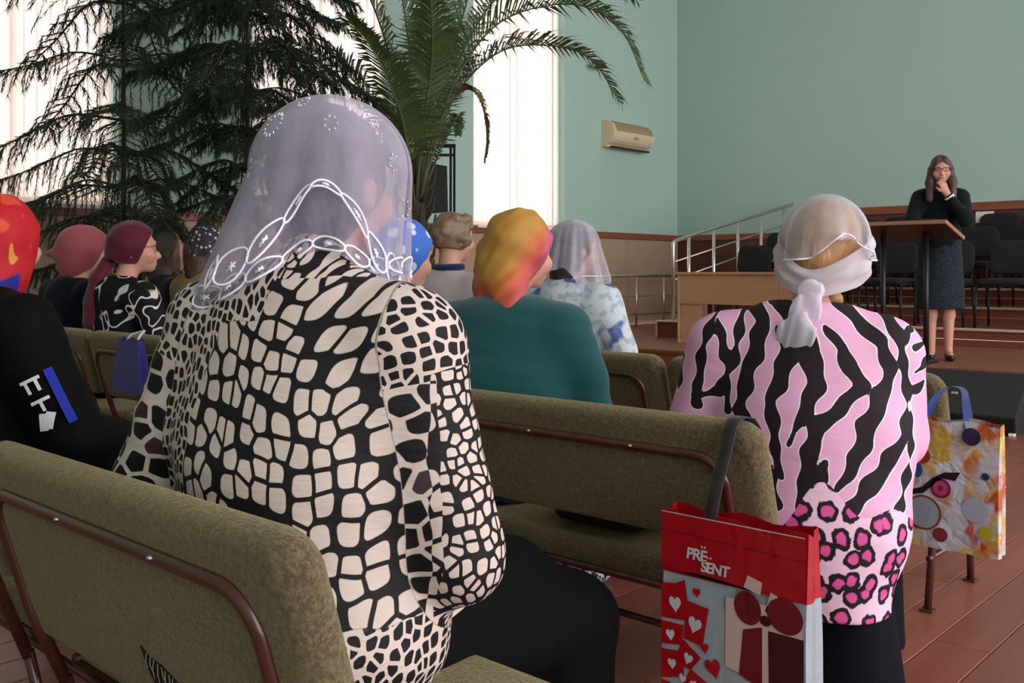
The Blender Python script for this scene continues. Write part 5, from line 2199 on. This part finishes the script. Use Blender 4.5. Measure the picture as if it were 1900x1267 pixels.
# sleeve lettering and the blue stripe along the sleeve
decal_on(qI, base, sd_, ax_, [[(-0.03, 0.0), (-0.03, 0.16)]], M_blue, I_.obj, 'blue_stripe', 0.008, 0.012)
decal_on(qI, base, sd_, ax_, [[(-0.01, 0.01), (0.03, 0.01)], [(0.0, 0.01), (0.0, 0.045)], [(0.02, 0.01), (0.02, 0.045)], [(-0.01, 0.07), (0.03, 0.07)], [(0.01, 0.07), (0.01, 0.10)]], M_print, I_.obj, 'sleeve_lettering', 0.010, 0.0045)
decal_on(qI, base, sd_, ax_, [[(0.0, 0.11), (0.02, 0.15)], [(0.015, 0.105), (0.03, 0.15)]], M_print, I_.obj, 'sleeve_print', 0.010, 0.012)
b2 = np.array(I_.T(0.02, -0.2, 0.17))
decal_on(qI, b2, np.array((1, 0, 0)), np.array((0, 0, 1)), [[(-0.2, 0.05), (0.0, -0.05), (0.14, -0.14)]], M_blue, I_.obj, 'blue_stripe', 0.008, 0.014)
decal_on(qI, b2, np.array((1, 0, 0)), np.array((0, 0, 1)), [[(-0.2, 0.02), (0.0, -0.08), (0.12, -0.17)]], M_print, I_.obj, 'white_stripe', 0.009, 0.012)

# ------------------------------------------------------------------ left block, further row: two dark-veiled women
J_ = Fig('woman under a sheer charcoal veil with loose fair hair, behind the profiled woman', (-5.95, 3.1), math.radians(6), s=1.06, zs=0.47, bw=1.05, head=(-0.4, 0.05, 0), h=0.015, headscale=1.1)
J_.body()
J_.top(cloth('charcoal_top', '#191719'), r_arm=1.3, h=0.014)
J_.skirt(M_darkskirt, h=0.018)
J_.shoes(M_shoe)
J_.hair_cap(M_hair_sand, h=0.012, extra=lambda q: q.rc((0, -0.08, -0.08), (0.03, -0.1, -0.17), 0.06, 0.045, k=0.03))
J_.veil('veil', sheer('sheer_charcoal_veil', '#3a4046', 0.62), r=(0.115, 0.13, 0.12), th=(-2.0, 1.9), hem=lambda t: 0.24 + 0.02 * math.cos(4 * t), flare=lambda t: 0.12, fold=(0.005, 8, 0), n=(64, 12, 16), yaw=-0.3, label='sheer charcoal veil')
K_ = Fig('brown-haired woman with a sheer dark dotted scarf and yellow top', (-5.42, 3.1), math.radians(6), s=1.08, zs=0.47, bw=1.0, head=(-0.2, 0.05, 0), h=0.015, headscale=1.05)
K_.body()
K_.top(cloth('mustard_top', '#8c6a2c'), r_arm=1.25, h=0.014)
K_.skirt(M_darkskirt, h=0.018)
K_.shoes(M_shoe)
K_.hair_cap(M_hair_long, h=0.012, extra=lambda q: q.rc((0, -0.06, -0.04), (0, -0.085, -0.24), 0.08, 0.05, k=0.03))
K_.veil('headscarf', sheer('dark_dotted_voile', '#4a434c', 0.6, dots=(34, 0.3, '#dcd6de')), r=(0.105, 0.125, 0.115), th=(-2.0, 2.0), hem=lambda t: 0.06, flare=lambda t: 0.02, fold=(0.003, 8, 0), n=(64, 12, 10), label='dark dotted voile scarf')

# ------------------------------------------------------------------ the speaker at the lectern
Lx, Ly = -2.83, 8.27
L_ = Fig('woman speaker standing at the lectern in a dark suit, hand at her chin', (Lx, Ly, ZS), math.radians(180 + 22), s=0.935, zs=0.858, bw=0.84, bd=0.85, lean=0.10, hunch=0.10, head=(0.05, -0.08, 0), neck_fwd=0.02, standing=True, h=0.009,
         armR=[(0.165, 0.0, 0.50), (0.25, 0.17, 0.28), (0.02, 0.28, 0.26)], armL=[(-0.165, 0.0, 0.50), (-0.19, 0.20, 0.30), (-0.045, 0.195, 0.52)])
L_.hand_dir = {-1: (0.35, -0.1, 0.9)}
L_.hand_nor = {-1: (0.5, -0.8, 0.0)}
L_.curl = {-1: 1.1}
L_.body()
M_suit = cloth('black_green_jacket', '#0d1615', 0.2, sheen=0.05)
L_.top(M_suit, hem=-0.02, g=0.012, sleeve=(0.92, 1.0), r_arm=1.02, name='jacket', h=0.009, neck=0.07)
kt = NT('dark_blue_textured_skirt', 0.9)
nv = kt.noise(kt.obj(), 70, 3)
kt.color(kt.mix(kt.step(nv, 0.55, 0.08), lin('#0d121b'), lin('#202b3a')))
L_.skirt(kt.m, hem=-0.47, h=0.011, wobamp=0.006)
L_.shoes(M_shoe)


def hairL(q):
    for e in (-1, 1):
        q.rc((0.072 * e, 0.0, -0.01), (0.088 * e, 0.02, -0.12), 0.034, 0.036, k=0.03)
        q.rc((0.088 * e, 0.02, -0.12), (0.095 * e, 0.045, -0.27), 0.036, 0.028, k=0.03)
    q.rc((0, -0.05, -0.02), (0, -0.07, -0.2), 0.07, 0.07, k=0.05)
    q.rc((-0.03, 0.065, 0.075), (-0.07, 0.05, 0.01), 0.022, 0.02, k=0.02)
    q.rc((0.03, 0.065, 0.075), (0.07, 0.05, 0.01), 0.022, 0.02, k=0.02)


hq_cut = (((0, 1, -0.75), 0.052),)
L_.headpart('hair', lambda q: (q.ell((0, -0.008, 0.008), (0.088, 0.108, 0.108)), hairL(q)), M_hair_long, h=0.006, wobamp=0.003, wobf=50, cuts=(), holes=(((0, 0.095, -0.035), (0.056, 0.075, 0.088)),))
# the face shows through the parted hair
fq = S()
fq.ell((0, 0.05, -0.045), (0.064, 0.062, 0.085))
V, F = nets(fq, *fq.bounds(), 0.006)
glasses(L_, plain('dark_red_glasses_frame', '#3a1517', 0.3))
M_eye = plain('dark_eye', '#1c1413', 0.2)
M_lip = plain('lip', '#8f4a47', 0.5)
for e in (-1, 1):
    MB().lathe([(0.001, -0.004), (0.006, -0.002), (0.007, 0), (0.006, 0.002), (0.001, 0.004)], 10, L_.Hd((0.032 * e, 0.092, -0.012))).build('eye', M_eye, L_.obj)
MB().tube([L_.Hd((x, 0.1015 - abs(x) * 0.25, -0.085)) for x in np.linspace(-0.02, 0.02, 7)], 0.0042, 6).build('lips', M_lip, L_.obj)
wr = np.array(L_.T(*L_.armL[2]))
eb = np.array(L_.T(*L_.armL[1]))
dv = (wr - eb) / np.linalg.norm(wr - eb)
MB().tube([Vector(wr - dv * 0.075), Vector(wr - dv * 0.045), Vector(wr - dv * 0.02)], 0.036, 12, 0.042).build('cuff_frill', M_white, L_.obj)

# ================================================================== BAGS
def bag_shell(W, H, D, taper=0.0, n=10, wave=0.006, seed=0):
    """soft carrier bag: front at y=-D/2, open top at z=0, hanging down to z=-H"""
    rs_ = random.Random(seed)
    V, F = [], []
    rows = 10
    ring = []
    for j in range(rows + 1):
        t = j / rows
        z = -H * t
        w = W / 2 * (1 - taper * (1 - t))
        d = D / 2 * (0.55 + 0.45 * min(1, t * 2.2))
        pts = []
        for i in range(n + 1):
            pts.append((-w + 2 * w * i / n, -d))
        for i in range(1, 4):
            pts.append((w + 0.004 * math.sin(i * 1.5), -d + 2 * d * i / 4))
        for i in range(n + 1):
            pts.append((w - 2 * w * i / n, d))
        for i in range(1, 4):
            pts.append((-w - 0.004 * math.sin(i * 1.5), d - 2 * d * i / 4))
        for q_, (x, y) in enumerate(pts):
            zz_ = z
            if j == 0:
                zz_ += wave * math.sin(q_ * 1.3 + seed) + (0.004 if y > 0 else 0)
            V.append((x, y, zz_))
    m = 2 * (n + 1) + 6
    for j in range(rows):
        for i in range(m):
            i2 = (i + 1) % m
            F.append((j * m + i, (j + 1) * m + i, (j + 1) * m + i2, j * m + i2))
    F.append(tuple(rows * m + i for i in range(m)))
    return V, F


def flat(poly, y, name, mat, parent):
    """flat printed shape on the bag front: polygon in (x,z)"""
    bm = bmesh.new()
    vs__ = [bm.verts.new((x, y, z)) for x, z in poly]
    f = bm.faces.new(vs__)
    bmesh.ops.triangulate(bm, faces=[f])
    bmesh.ops.recalc_face_normals(bm, faces=bm.faces)
    me = bpy.data.meshes.new(name)
    bm.to_mesh(me)
    bm.free()
    return link(name, me, mat, parent)


def heart(cx, cz, r, tilt=0.0, sx=1.0):
    P = []
    for a in np.linspace(0, 2 * PI, 36, endpoint=False):
        x = 16 * math.sin(a) ** 3 / 17 * r * sx
        z = (13 * math.cos(a) - 5 * math.cos(2 * a) - 2 * math.cos(3 * a) - math.cos(4 * a)) / 17 * r
        P.append((cx + x * math.cos(tilt) - z * math.sin(tilt), cz + x * math.sin(tilt) + z * math.cos(tilt)))
    return P


def ellip(cx, cz, rx, rz, n=28, tilt=0.0):
    return [(cx + rx * math.cos(a) * math.cos(tilt) - rz * math.sin(a) * math.sin(tilt), cz + rx * math.cos(a) * math.sin(tilt) + rz * math.sin(a) * math.cos(tilt)) for a in np.linspace(0, 2 * PI, n, endpoint=False)]


def film(name, c, rough=0.22, var=0.1):
    k = NT(name, rough, 0, 0.5)
    n = k.noise(k.obj(), 7, 3)
    cc = lin(c)
    k.color(k.mix(n, tuple(x * (1 - var) for x in cc[:3]) + (1,), cc))
    k.bump(k.noise(k.mapping(k.obj(), (1, 1, 0.6)), 12, 3, 0.5, 0.5), 0.35, 0.02)
    return k.m


M_silver = film('silver_grey_film', '#9aa0a8')
M_bred = film('bright_red_film', '#a3121c')
M_dred = film('deep_red_ribbon_film', '#6a1420')
M_dred2 = film('brown_red_ribbon_film', '#3f1216')
M_bwhite = film('white_print_film', '#c4c2c6')
M_dotp = dots_mat('pale_pink_dotted_print', '#c3a5a0', '#5a2026', 70, 0.22, 0.0)
M_strapb = cloth('dark_brown_strap', '#2b2124', 0.15, 0.6)

gb = empty('gift_bag', (-1.022, 1.805, 0.605))
set_props(gb, 'shiny red and silver gift bag with hearts hanging behind the bench', 'bag')
BW_, BH_ = 0.335, 0.44
V, F = bag_shell(BW_, BH_, 0.075, 0.02, seed=2)
body = link('bag_body', mesh_np('bag_body', V, F, False), M_silver, gb)
body.data.materials.append(M_bred)
for p_ in body.data.polygons:
    if p_.center.z > -0.125:
        p_.material_index = 1


def gz(zx, zy):
    return ((zx - 648) * 0.000347, -(zy - 180) * 0.000352)


yf = -0.075 / 2 - 0.0012


def gp(poly, lvl, name, mat):
    return flat([gz(*p) for p in poly], yf - 0.0007 * lvl, name, mat, body)


gp([(172, 176), (1124, 176), (1126, 540), (1000, 560), (860, 545), (700, 532), (420, 520), (300, 535), (168, 520)], 0, 'printed_red_band', M_bred)
gp([(172, 180), (1124, 180), (1124, 186), (172, 186)], 1, 'fold_line', M_bwhite)
gp([(172, 292), (1124, 312), (1124, 316), (172, 296)], 1, 'fold_line', M_dred)
for pl in ([(168, 625), (270, 610), (340, 575), (358, 690), (340, 822), (168, 838)], [(350, 695), (508, 713), (465, 950), (330, 930)], [(168, 856), (330, 852), (320, 975), (168, 1000)],
           [(330, 935), (455, 1020), (380, 1110), (255, 1090)], [(168, 1030), (330, 1010), (335, 1165), (168, 1210)], [(380, 1100), (512, 1160), (450, 1300), (270, 1320)], [(168, 1215), (290, 1230), (280, 1420), (168, 1420)]):
    gp(pl, 0.12 * len(body.children), 'printed_square', M_bred)
for cx, cy, r, tt in ((272, 732, 58, 0.1), (412, 828, 62, -0.25), (238, 928, 42, 0.15), (366, 1042, 42, -0.3), (250, 1102, 40, 0.1), (325, 1172, 34, -0.3), (405, 1186, 30, 0.2)):
    x, z = gz(cx, cy)
    flat(heart(x, z, r * 0.000347, tt, 0.8), yf - 0.0019, 'printed_heart', M_bwhite, body)
for cx, cy, r, tt in ((425, 632, 36, 0.1), (540, 1052, 70, 0.35), (480, 950, 40, 0.2), (560, 1290, 60, -0.2)):
    x, z = gz(cx, cy)
    flat(heart(x, z, r * 0.000347, tt, 0.8), yf - 0.0014, 'printed_heart', M_bred, body)
x, z = gz(740, 1240)
flat(heart(x, z, 100 * 0.000347, 0.2), yf - 0.0007, 'printed_heart', M_bwhite, body)
gp([(625, 610), (1112, 600), (1112, 1105), (880, 1112), (700, 1032), (620, 1020)], 1, 'printed_gift_box', M_dotp)
gp([(768, 458), (862, 482), (850, 556), (742, 532)], 1, 'printed_gift_flap', M_dotp)
gp([(915, 525), (960, 540), (905, 650), (880, 640)], 1, 'printed_gift_flap', M_dotp)
gp([(740, 775), (862, 735), (862, 1092), (712, 1040)], 2, 'printed_ribbon', M_dred)
gp([(900, 745), (1118, 745), (1118, 1420), (980, 1420), (905, 1080)], 2, 'printed_ribbon', M_dred2)
flat(ellip(*gz(770, 645), 86 * 0.000347, 98 * 0.000347, tilt=0.3), yf - 0.0021, 'printed_bow', M_dred, body)
flat(ellip(*gz(1005, 640), 112 * 0.000347, 100 * 0.000347, tilt=-0.3), yf - 0.0021, 'printed_bow', M_dred, body)
flat(ellip(*gz(885, 692), 36 * 0.000347, 30 * 0.000347), yf - 0.0028, 'printed_bow', M_dred2, body)


def lettering(txt, size, loc, shear, parent, mat, lvl=2):
    c = bpy.data.curves.new('lettering', 'FONT')
    c.body = txt
    c.size = size
    c.shear = shear
    c.space_character = 0.86
    c.extrude = 0.0002
    c.offset = 0.0009
    t = bpy.data.objects.new('lettering_tmp', c)
    COL.objects.link(t)
    dg = bpy.context.evaluated_depsgraph_get()
    me = bpy.data.meshes.new_from_object(t.evaluated_get(dg))
    bpy.data.objects.remove(t)
    for v_ in me.vertices:
        v_.co.x *= 1.02
    o_ = link('lettering', me, mat, parent)
    o_.rotation_euler = (PI / 2, 0, 0)
    o_.location = (loc[0], yf - 0.0007 * lvl, loc[1])
    return o_


lettering('PRE', 0.033, gz(350, 438), 0.12, body, M_bwhite)
lettering('SENT', 0.031, gz(452, 498), 0.12, body, M_bwhite)
for cx, cy in ((472, 355), (512, 412)):
    for s in (-1, 1):
        gp([(cx, cy), (cx + 17 * s, cy - 13), (cx + 14 * s, cy + 7)], 2, 'printed_bow_mark', M_bwhite)
# strap over the backrest
for dx in (-0.055,):
    sm_ = []
    for (y, z) in ((-0.03, -0.05), (-0.018, 0.02), (0.0, 0.07), (0.035, 0.14), (0.044, 0.175), (0.058, 0.197), (0.088, 0.202), (0.12, 0.195), (0.142, 0.172), (0.150, 0.12)):
        sm_.append((y, z))
    V, F = [], []
    for i, (y, z) in enumerate(sm_):
        V += [(dx - 0.017 + 0.002 * i, y, z), (dx + 0.013 + 0.002 * i, y, z)]
        if i:
            F.append((2 * i - 2, 2 * i - 1, 2 * i + 1, 2 * i))
    so = link('strap', mesh_np('strap', V, F), M_strapb, gb)
    so_m = so.modifiers.new('thick', 'SOLIDIFY')
    so_m.thickness = 0.003
gb.rotation_euler = (0, 0, 0)

# ------------------------------------------------------------------ candy-print bag
kc = NT('candy_print_film', 0.2, 0, 0.5)
n1 = kc.noise(kc.mapping(kc.obj(), (1, 1, 0.8)), 9, 3, 0.5, 0.8)
n2 = kc.noise(kc.mapping(kc.obj(), loc=(4, 2, 1)), 7, 2, 0.5, 0.6)
n3 = kc.noise(kc.mapping(kc.obj(), loc=(9, 5, 3)), 11, 2, 0.5, 0.4)
c = kc.mix(kc.step(n1, 0.5, 0.06), lin('#b9aeb4'), lin('#c49a45'))
c = kc.mix(kc.step(n2, 0.58, 0.06), c, lin('#b4562a'))
c = kc.mix(kc.step(n3, 0.63, 0.04), c, lin('#9c2c30'))
c = kc.mix(kc.step(n3, 0.42, 0.05), lin('#c5c0c8'), c)
kc.color(c)
kc.bump(kc.noise(kc.obj(), 22, 4, 0.5, 0.8), 0.5, 0.02)
M_candy = kc.m
cb_ = empty('candy_bag', (-1.02, 3.055, 0.672))
set_props(cb_, 'shiny carrier bag with a colourful candy print hanging on the bench end', 'bag')
V, F = bag_shell(0.30, 0.385, 0.07, -0.01, seed=5)
cbody = link('bag_body', mesh_np('bag_body', V, F, False), M_candy, cb_)
yc = -0.035 - 0.0012


def cz(zx, zy):
    return ((zx - 308) * 0.00060, -(zy - 85) * 0.00061)


def cc_(zx, zy, r, col, lvl, nm='printed_candy'):
    x, z = cz(zx, zy)
    flat(ellip(x, z, r * 0.0006, r * 0.0006), yc - 0.0007 * lvl, nm, film('candy_' + col.strip('#'), col, 0.25), cbody)


wavep = [(150, 440), (200, 420), (250, 370), (310, 335), (385, 325), (360, 370), (300, 365), (250, 410), (205, 450), (150, 465)]
flat([cz(*p) for p in wavep], yc - 0.0007, 'printed_swirl', film('candy_swirl', '#2a1f2c'), cbody)
for a in ((205, 548, 88, '#8a3a2a', 0), (205, 548, 78, '#9a98a4', 1), (290, 415, 50, '#8e2350', 1), (290, 415, 36, '#b84a76', 2), (290, 415, 14, '#8e2350', 3), (155, 340, 46, '#2f4f86', 1),
          (455, 497, 62, '#a9a6b8', 1), (435, 146, 44, '#352b48', 1), (503, 600, 34, '#b8a62e', 1), (288, 645, 36, '#86323e', 1), (150, 112, 28, '#c2b04a', 1), (200, 265, 40, '#a8322a', 0), (500, 330, 18, '#27324e', 1), (165, 395, 20, '#b3929a', 2)):
    cc_(*a)
M_bluestrap = cloth('blue_strap', '#27386e', 0.1, 0.5)
for y0, z0 in ((-0.022, -0.01), (0.022, -0.005)):
    V, F = [], []
    P_ = bez([(-0.07, y0, z0 - 0.02), (-0.05, y0 * 0.5 + 0.03, 0.06), (-0.03, 0.10, 0.09), (0.01, 0.10, 0.085), (0.045, y0 * 0.5 + 0.02, 0.05), (0.06, y0, z0 - 0.02)], 20)
    for i, p_ in enumerate(P_):
        V += [(p_.x - 0.006, p_.y - 0.008, p_.z), (p_.x + 0.006, p_.y + 0.008, p_.z)]
        if i:
            F.append((2 * i - 2, 2 * i - 1, 2 * i + 1, 2 * i))
    link('handle', mesh_np('handle', V, F), M_bluestrap, cb_)

# ------------------------------------------------------------------ blue bag in the left block
M_bluebag = cloth('royal_blue_bag_cloth', '#2b2c72', 0.08, 0.6)
bb_ = empty('blue_bag', (-4.03, 1.955, 0.83))
set_props(bb_, 'royal blue cloth bag hanging on a bench back in the left block', 'bag')
V, F = bag_shell(0.26, 0.23, 0.05, 0.35, seed=1)
link('bag_body', mesh_np('bag_body', V, F, False), M_bluebag, bb_)
MB().tube([(-0.05, 0.0, -0.01), (-0.04, 0.02, 0.02), (0.0, 0.06, 0.035), (0.04, 0.02, 0.02), (0.05, 0.0, -0.01)], 0.006, 6).build('handle', M_lav, bb_)

# ------------------------------------------------------------------ black handbag on the bench
M_bagblk = plain('black_bag_leather', '#0c0b0d', 0.45, var=0.2, bump=0.15, bscale=120)
hb = empty('handbag', (-1.62, 2.16, 0.428))
set_props(hb, 'black leather handbag lying on the bench seat beside the teal-sweatered woman', 'handbag')
MB().slab(0.30, 0.20, 0.10, 0.05, 0.03, Matrix.Translation((0, 0, 0.055)) @ Matrix.Rotation(PI / 2, 4, 'X'), 0.006).build('bag_body', M_bagblk, hb)
MB().tube(bez([(-0.08, -0.08, 0.09), (-0.07, -0.10, 0.13), (0.0, -0.11, 0.15), (0.07, -0.10, 0.13), (0.08, -0.08, 0.09)], 16), 0.006, 8).build('handle', M_bagblk, hb)
MB().bbox((-0.015, -0.106, 0.05), (0.015, -0.098, 0.075), 0.002).build('clasp', M_steel, hb)
